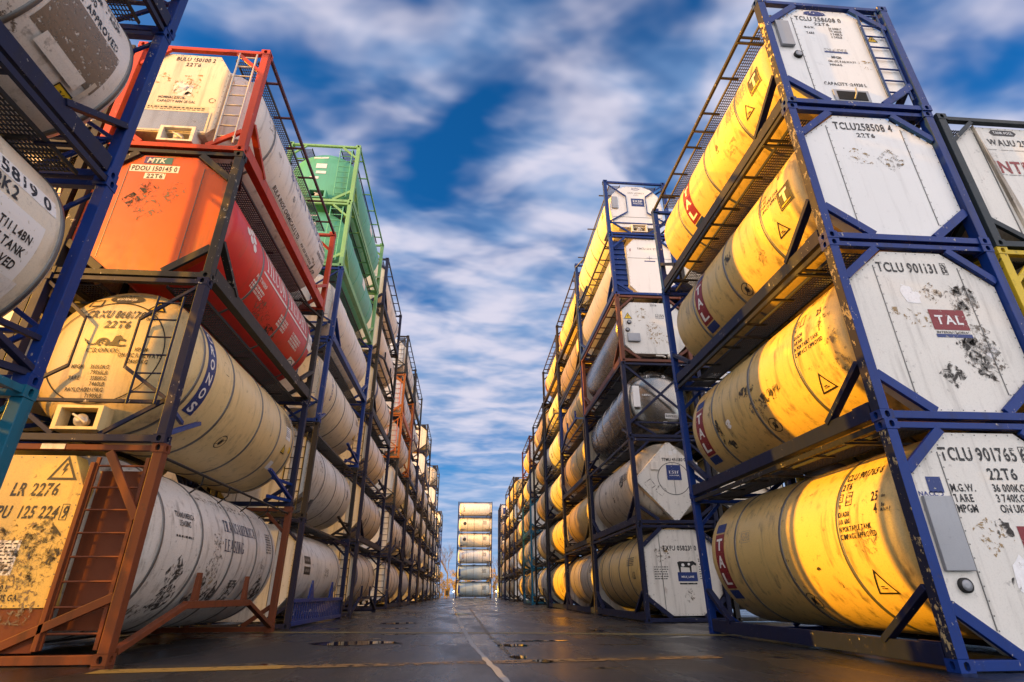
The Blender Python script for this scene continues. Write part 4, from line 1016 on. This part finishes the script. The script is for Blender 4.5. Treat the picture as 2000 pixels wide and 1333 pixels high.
for i, r in enumerate(['22T6', 'RID/ADR - ADR', 'AAR 600', 'TC IMPACT APPROVED']): side(c, Flat().text(r, .10, align=-1), 2.35 if i != 2 else 1.9, .52 - i * .15)
side(c, Flat().rect(.95, .62), 1.95, -.32, ink('brown_grey_stain', (.20, .155, .115), .5), 'sticker_remains', .004)
side(c, Flat().rect(.62, .17), 1.95, -.66, SH['white'], 'cover_plate', .03); side(c, Flat().rect(.05, .3), 2.34, -.66, SH['alu'], 'latch_bar', .05)
side(c, Flat().rect(.24, .26), 2.25, -.92, YSIGN, 'sticker'); side(c, Flat().frame(.24, .26, .015).text('2.6', .06, 0, .05).text('8 6"', .05, 0, -.05), 2.25, -.92, BLK_CLEAN, 'lettering', .008)
side_patch(c, 1.3, -.9, .7, .4, SOOT2, 6); side_patch(c, 1.6, -1.0, .2, .16, SOOT, 8); side_patch(c, .9, .1, .5, .6, SOOT2, 9)

# ---- left row, second stack (two green tanks on top)
g = dict(frame='green', shell='green', end='round', ends='low', rails='channel', railcol='green', top='rail', topcol='green', bands=(-1.9, -.6, .7, 2.0), bandcol='green', ladder=(.55, .95, .25, 2.4, 9, False, 'green'))
k1 = dict(frame='navy', shell='grey', end='octwide', endcol='stained', ends='low', rails='skirt', railcol='blue', top='stub', bands=(2.1,), R=1.12, ladder=(-.95, -.5, .2, 2.3, 7, False, 'navy'))
k2 = dict(frame='iron', shell='grey', end='octwide', endcol='stained', ends='low', rails='open', bands=(-1.4, .1, 1.5), top='stub', ladder=(.5, .95, .2, 2.3, 7, False, 'iron'))
k3 = dict(frame='blue', shell='ivory', end='rounded', endcol='ivory', ends='x', rails='open', bands=(-1.4, -.1, 1.4), top=None)
k4 = dict(frame='blue', shell='white', end='rounded', endcol='stained', ends='x', rails='channel', bands=(-1.4, 0, 1.5), bandcol='white', top='stub')
S = stack('left', LX, 14.65, 2.495, [k1, k2, k3, k4, g, dict(g, shell='green')],
          ['grey tank with two black signs and blue ribbed skirt, bottom of second left stack', 'grimy grey tank with black ladder, second tier of second left stack', 'cream tank with blue upright lettering, third tier of second left stack',
           'white tank with broad white bands, under the two green-framed tanks', 'lower of the two green-framed green tanks', 'upper of the two green-framed green tanks, topmost of its stack'], hero=(0, 1, 2, 3, 4, 5))
for v in (.25, -.02): side(S[0], Flat().rect(.62, .2), -1.75, v, BLK_CLEAN, 'sign'); side(S[0], Flat().rows(.5, 1, .07, .02, random.Random(4)), -1.75, v, GREYTXT, 'fine_print', .009)
for i, ch in enumerate('CRONOS'): side(S[2], Flat().text(ch, .16, wd=.13), -1.9, .72 - i * .2, BLUEINK)
warn(S[2], 2.2, -.4, .22, YSIGN); mark_rows(S[2], 2.1, .2, .4, 4, 4, .03); side_patch(S[1], -1.8, .3, .3, .5, SOOT2, 5); side_patch(S[1], 1.9, .0, .3, .4, SOOT, 6); side_patch(S[0], .5, .0, .8, .3, SOOT2, 8)
for q_ in (4, 5):
    T = S[q_]
    for u, z, w_, h_ in ((.0, 2.2, .5, .1), (.08, 1.75, .36, .22), (.1, 1.45, .34, .12), (-.1, 1.2, .3, .1)): on_dish(Flat().rect(w_, h_), 'sticker', WSIGN, T, u - .15, z, 2.80)
    side(T, Flat().rect(.5, .5), .4, .15, WSIGN, 'sticker'); side(T, Flat().rect(.36, .2), -1.5, .3, GREYTXT, 'sticker')

# ------------------------------------------------------------------ the rest of both rows
FN = {'navy': 'navy', 'black': 'black', 'blue': 'blue', 'iron': 'dark iron', 'orange': 'orange', 'maroon': 'maroon', 'teal': 'teal', 'rust': 'rust brown', 'slate': 'slate', 'brown': 'brown', 'grey': 'dark grey'}
SN = {'cream': 'cream', 'white': 'white', 'ivory': 'ivory', 'grey': 'grey', 'dirty': 'grimy', 'steel': 'bare steel', 'pale': 'pale grey'}
ORD = ['', 'first', 'second', 'third', 'fourth', 'fifth', 'sixth', 'seventh', 'eighth', 'ninth', 'tenth', 'eleventh', 'twelfth']
def far_spec(rn, side_, frame=None):
    fr = frame or rn.choice(['navy', 'navy', 'black', 'blue', 'iron', 'iron', 'navy', 'grey'])
    sh = rn.choice(['cream', 'cream', 'ivory', 'dirty', 'cream', 'grey'] if side_ == 'right' else ['white', 'ivory', 'grey', 'dirty', 'ivory', 'cream', 'grey'])
    en = rn.choice(['octagon', 'octwide', 'rounded', 'round', 'octbrown'])
    return dict(frame=fr, posts=rn.choice([fr, fr, fr, 'iron']), shell=sh, end=en, endcol=rn.choice(['stained', 'ivory', 'white']), ends={'octagon': 'gusset', 'round': 'x', 'rounded': 'x'}.get(en, 'low'),
                rails=rn.choice(['channel', 'channel', 'open', 'open', 'strut']), top=rn.choice(['rail', 'rail', 'stub', None]),
                bands=rn.choice([(-1.5, 0, 1.5), (-1.9, -.6, .7, 2.0), (-2.3, -.8, .8, 2.3), (1.9,)]), ladder=rn.choice([None, (.55, .95, .25, 2.35, 7, False, fr)]), R=rn.choice([1.155, 1.155, 1.12]))
def far_stack(side_, idx, y0, n, hs, seed, frames=()):
    rn = random.Random(seed); sp = []; lb = []
    for k in range(n):
        q = far_spec(rn, side_, frames[k] if k < len(frames) and frames[k] else None)
        if k == n - 1: q['top'] = 'rail'; q['topcol'] = 'black'
        sp.append(q); pos = 'top' if k == n - 1 else TIER[k]
        lb.append(f"{SN[q['shell']]} tank in {FN[q['frame']]} frame, {pos} tier of {ORD[idx]} {side_} stack")
    S = stack(side_, RX if side_ == 'right' else LX, y0, hs, sp, lb)
    for T in S:
        if rn.random() < .75: mark_rows(T, -2.1 if side_ == 'right' else 2.1, .4, .5, 5, rn.randint(0, 99), .035)
        if rn.random() < .5: side_patch(T, rn.uniform(-1.5, 1.5), rn.uniform(-.5, .3), .4, .4, rn.choice([SOOT, SOOT2]), rn.randint(0, 40), 30)
        if rn.random() < .35: side(T, Flat().rect(.26, .95), (2.2 if side_ == 'right' else -2.1), -.05, NAVYSIGN if rn.random() < .7 else REDSIGN, 'sign')
    return S
for a_ in [('right', 3, 22.25, 6, 2.50, 31, ()), ('right', 4, 28.45, 6, 2.42, 32, ()), ('right', 5, 35.0, 5, 2.50, 33, ()), ('right', 6, 43.4, 5, 2.50, 34, ('teal', 'teal', 'teal', 0, 'maroon')),
           ('right', 7, 50.0, 4, 2.5, 35, ()), ('right', 8, 59.5, 5, 2.45, 36, ()), ('right', 9, 65.9, 5, 2.47, 37, ()), ('right', 10, 74, 4, 2.5, 38, ()),
           ('left', 3, 22.3, 6, 2.56, 41, ()), ('left', 4, 32.2, 6, 2.66, 42, (0, 0, 0, 'orange', 'orange', 'iron')), ('left', 5, 38.9, 6, 2.66, 43, (0, 0, 0, 0, 'maroon', 0)), ('left', 6, 45.6, 4, 2.6, 44, ()),
           ('left', 7, 53.0, 6, 2.68, 45, ()), ('left', 8, 59.6, 4, 2.6, 46, ()), ('left', 9, 66.2, 4, 2.6, 47, ()), ('left', 10, 73.2, 6, 2.72, 48, ()), ('left', 11, 80.0, 4, 2.6, 49, ()), ('left', 12, 91.0, 5, 2.56, 50, ())]:
    far_stack(*a_)

# stacks one column further out, glimpsed between the frames
def rear_stack(side_, idx, y0, n, hs, seed):
    rn = random.Random(seed); sp = []; lb = []
    for k in range(n):
        q = far_spec(rn, side_); sp.append(q)
        lb.append(f"{SN[q['shell']]} tank in {FN[q['frame']]} frame, {TIER[k]} tier behind {ORD[idx]} {side_} stack")
    stack(side_, (RX + 2 * HW + .12) if side_ == 'right' else (LX - 2 * HW - .12), y0, hs, sp, lb)
for a_ in [('left', 1, 7.6, 4, 2.591, 71), ('left', 2, 14.7, 5, 2.53, 72), ('left', 3, 22.3, 5, 2.56, 73), ('left', 4, 32.2, 5, 2.6, 74), ('left', 5, 38.9, 5, 2.6, 77), ('right', 2, 16.1, 5, 2.535, 75), ('right', 3, 22.3, 5, 2.5, 76), ('right', 4, 28.5, 5, 2.5, 78)]: rear_stack(*a_)

# ---- end of the lane: long sides face the camera
def cross_stack(x, y, hs, specs, words_):
    out = []
    for k, sp in enumerate(specs):
        out.append(container(sp, (x, y + HW, k * hs), -1, hs, R_(90), False, words_[k], 'tank containers stacked across the end of the lane'))
    return out
cs = dict(frame='navy', shell='white', end='octagon', ends='gusset', rails='open', top='stub', bands=(-1.4, .1, 1.3), posts='navy')
S = cross_stack(1.46, 100, 2.6, [dict(cs, shell='pale'), dict(cs, shell='pale'), cs, dict(cs, shell='ivory'), dict(cs, shell='ivory'), dict(cs, bands=(), rails='channel')],
                ['pale grey tank broadside across the lane end, on the ground', 'pale grey tank broadside across the lane end, second tier', 'white tank with red upright letters broadside at the lane end, third tier',
                 'ivory tank with round black mark broadside at the lane end, fourth tier', 'ivory tank with round black mark broadside at the lane end, fifth tier', 'unbanded white tank broadside at the lane end, topmost of its stack'])
for k in (0, 1): side(S[k], Flat().rect(.32, 1.2), 2.45, .0, NAVYSIGN, 'sign')
for k in (2, 5):
    for i, ch in enumerate('THN'): side(S[k], Flat().text(ch, .34, wd=.3, rot=R_(90)), 1.95, .5 - i * .42, REDINK)
for k in (3, 4): side(S[k], Flat().disc(.30, .30), 1.75, .1, BLK_CLEAN, 'emblem'); side(S[k], Flat().text('LESCHACO', .3, wd=1.9, serif=True), .3, .05, GREYTXT)
for k in range(5): mark_rows(S[k], -1.75, .55, .6, 8, 60 + k, .06)
for r in range(3):
    S = cross_stack(8.95 + r * .02, 100.6 + r * 2.75, 2.56, [dict(cs, shell='pale'), dict(cs, shell='pale'), dict(cs, shell='pale'), cs, cs, cs],
                    [f'{"pale grey" if k < 3 else "white"} tank with navy panel, {TIER[k] if k < 5 else "top"} tier of {["front", "middle", "rear"][r]} stack right of the lane end' for k in range(6)])
    if r == 0:
        for k in (0, 1, 2, 4, 5): side(S[k], Flat().rect(.45, 1.2), 2.3, 0, NAVYSIGN, 'sign')

# ------------------------------------------------------------------ vegetation beyond the lane
def leaf_mat(name, c1, c2):
    mt, t = mat(name); v, _ = coords(t)
    return finish(t, mt, t.mix(t.noise(v, 2.5, 3), c1, c2), .6)
BARK = P('grey_brown_bark', (.10, .075, .05), .8, .3)
LEAF = leaf_mat('dry_autumn_leaves', (.42, .28, .05), (.20, .15, .03))  # raised towards gold: sodium light put into the leaf colour
def branch(mb, p, d, L, r, depth, rn):
    pts = [p]; q = Vector(p); d = Vector(d).normalized()
    for i in range(4):
        d = (d + Vector((rn.uniform(-.16, .16), rn.uniform(-.16, .16), rn.uniform(-.02, .12)))).normalized(); q = q + d * L / 4; pts.append(tuple(q))
    mb.tube(pts, r, 6 if depth > 1 else 4, 0, r * .6)
    tips = []
    if depth == 0: return [tuple(q)]
    for k in range(3 if depth > 1 else 4):
        a = rn.uniform(0, 2 * PI); o = Vector((math.cos(a), math.sin(a), rn.uniform(.1, .8)))
        at = Vector(pts[rn.choice([2, 3, 4])])
        tips += branch(mb, tuple(at), (d * .8 + o * .75), L * rn.uniform(.55, .75), r * .5, depth - 1, rn)
    return tips
def bare_tree(x, y, h, seed, label):
    rn = random.Random(seed); root = bpy.data.objects.new('bare_tree', None); COL.objects.link(root); root.location = (x, y, 0); tag(root, label, 'tree')
    t_ = MB(); t_.tube([(0, 0, -.05), (.05, .02, h * .25), (-.04, 0, h * .42)], .16, 10, 0, .11); link('trunk', t_.mesh('trunk', [BARK]), root)
    c_ = MB()
    for k in range(5): branch(c_, (-.04, 0, h * .40), (rn.uniform(-.8, .8), rn.uniform(-.8, .8), 1), h * .28, .07, 3, rn)
    link('crown', c_.mesh('crown', [BARK]), root)
def bush(x, y, h, wd, seed, label):
    rn = random.Random(seed); root = bpy.data.objects.new('leafy_tree', None); COL.objects.link(root); root.location = (x, y, 0); tag(root, label, 'tree', 'leafy trees beyond the lane end')
    t_ = MB()
    for k in range(5): t_.tube([(0, 0, -.05), (rn.uniform(-.3, .3) * wd, rn.uniform(-.3, .3), h * .45), (rn.uniform(-.45, .45) * wd, rn.uniform(-.6, .6), h * .85)], .08, 6, 0, .02)
    link('trunk', t_.mesh('trunk', [BARK]), root)
    vs = []; fs = []
    cl = [(rn.uniform(-.5, .5) * wd, rn.uniform(-.9, .9), rn.uniform(.12, .95) * h, rn.uniform(.35, .8)) for _ in range(26)]
    for _ in range(2600):
        cx_, cy_, cz_, cr_ = rn.choice(cl)
        v = Vector((rn.gauss(0, 1), rn.gauss(0, 1), rn.gauss(0, 1))).normalized() * cr_ * rn.uniform(.4, 1) + Vector((cx_, cy_, cz_))
        if v.z < .02: continue
        a = Vector((rn.gauss(0, 1), rn.gauss(0, 1), rn.gauss(0, 1))).normalized(); b_ = a.cross(Vector((rn.gauss(0, 1), rn.gauss(0, 1), rn.gauss(0, 1)))).normalized(); k = rn.uniform(.07, .14); o = len(vs)
        vs += [v - a * k, v + b_ * k * .5, v + a * k, v - b_ * k * .5]; fs.append((o, o + 1, o + 2, o + 3))
    me = bpy.data.meshes.new('crown'); me.from_pydata(vs, [], fs); me.materials.append(LEAF); link('crown', me, root)
bare_tree(-3.4, 116, 10.5, 3, 'bare tree rising left of the broadside stack at the lane end')
bare_tree(6.9, 124, 8.5, 6, 'smaller bare tree in the gap right of the broadside stack')
for i, (x, h, wd, wh) in enumerate([(-13, 4.6, 4.2, 'leftmost behind the end of the left row'), (-8.8, 5.2, 4.0, 'second from the left behind the left row'), (-5.0, 4.9, 3.6, 'seen through the gap at the left row end'), (-1.6, 5.0, 3.6, 'partly behind the broadside stack'), (2.2, 4.6, 3.6, 'behind the broadside stack'), (6.0, 5.4, 3.6, 'seen in the gap right of the broadside stack'), (10, 5, 4, 'behind the right-hand end stacks')]):
    bush(x, 121 + (i % 3), h, wd, 60 + i, f'golden leafy tree {wh}')

# small things at the lane end
root = bpy.data.objects.new('utility_cabinet', None); COL.objects.link(root); root.location = (-3.1, 105.4, 0); tag(root, 'small yellow open-framed cabinet standing below the bare tree', 'cabinet')
YM = P('yellow_cabinet_paint', (.35, .22, .03), .5, .4)
part(('cab1',), 'cabinet_body', [YM], root, lambda mb: (mb.box((0, 0, .85), (.9, .5, 1.1)), mb.box((0, -.02, 1.47), (1.1, .62, .12)), mb.box((-.4, 0, .15), (.12, .5, .3)), mb.box((.4, 0, .15), (.12, .5, .3))), .01)
part(('cab2',), 'cabinet_door', [DARK], root, lambda mb: mb.box((0, -.26, .85), (.5, .03, .8)))
mt = bpy.data.materials.new('lit_lamp_glass'); mt.use_nodes = True; t = NT(mt.node_tree)
em = t.n('ShaderNodeEmission'); em.inputs[0].default_value = (1, .8, .5, 1); em.inputs[1].default_value = 25; o_ = t.n('ShaderNodeOutputMaterial'); t.l(em.outputs[0], o_.inputs[0])
for x, y_, lb in ((-1.95, 106, 'lit work light on a short post left of the broadside stack'), (5.55, 106, 'lit work light on a short post right of the broadside stack')):
    r_ = bpy.data.objects.new('work_light', None); COL.objects.link(r_); r_.location = (x, y_, 0); tag(r_, lb, 'lamp', 'work lights at the lane end')
    part(('wl1',), 'lamp_post', [DARK], r_, lambda mb: (mb.tube([(0, 0, 0), (0, 0, .95)], .04, 8), mb.box((0, 0, .01), (.4, .4, .04)), mb.box((0, .02, 1.08), (.36, .2, .28))), 0)
    part(('wl2',), 'lamp_glass', [mt], r_, lambda mb: mb.box((0, -.09, 1.08), (.20, .02, .13)))
    ld = bpy.data.lights.new('work_lamp', 'SPOT'); ld.energy = 4000; ld.color = (1, .55, .06); ld.shadow_soft_size = .1; ld.spot_size = R_(120); ld.spot_blend = .5
    lo = bpy.data.objects.new('work_lamp', ld); COL.objects.link(lo); lo.parent = r_; lo.location = (0, .35, 1.2); lo.rotation_euler = (R_(100), 0, 0)

# sodium floodlights on masts in the next aisle: the amber light on the end panels comes from here
def mast(x, y, h, aim, watts, label, cone=130, blend=.4):
    r_ = bpy.data.objects.new('floodlight_mast', None); COL.objects.link(r_); r_.location = (x, y, 0); tag(r_, label, 'floodlight', 'sodium floodlights over the yard')
    k = ('mast', h)
    part(k, 'mast', [SH['metal']], r_, lambda mb: (mb.tube([(0, 0, 0), (0, 0, h)], .14, 12, 0, .07), mb.box((0, 0, .03), (.6, .6, .06))))
    d_ = (Vector(aim) - Vector((x, y, h))).normalized()
    hd = part(('mhead',), 'lamp_head', [DARK], r_, lambda mb: mb.box((0, 0, .12), (.7, .5, .22)))
    gl = part(('mglass',), 'lamp_glass', [AMB], hd, lambda mb: mb.box((0, 0, -.005), (.6, .4, .02)))
    hd.location = (0, 0, h + .15); hd.rotation_euler = (-d_).to_track_quat('Z', 'Y').to_euler()
    ld = bpy.data.lights.new('sodium_lamp', 'SPOT'); ld.energy = watts; ld.color = (1, .43, .002); ld.spot_size = R_(cone); ld.spot_blend = blend; ld.shadow_soft_size = .15
    lo = bpy.data.objects.new('sodium_lamp', ld); COL.objects.link(lo); lo.parent = hd; lo.location = (0, 0, -.1)
mt = bpy.data.materials.new('lit_sodium_glass'); mt.use_nodes = True; t = NT(mt.node_tree); AMB = mt
em = t.n('ShaderNodeEmission'); em.inputs[0].default_value = (1, .55, .1, 1); em.inputs[1].default_value = 30; o_ = t.n('ShaderNodeOutputMaterial'); t.l(em.outputs[0], o_.inputs[0])
mast(-15, -4, 10.5, (-5.3, 14, 12), 8000, 'sodium floodlight on a steel mast beyond the nearest left stack', 125, .8)
mast(-40, 38, 38, (0, 45, 8), 100000, 'high sodium floodlight mast far behind the left row')
mast(-14, 80, 19.5, (2, 102, 8), 13000, 'sodium floodlight mast behind the far end of the left row')
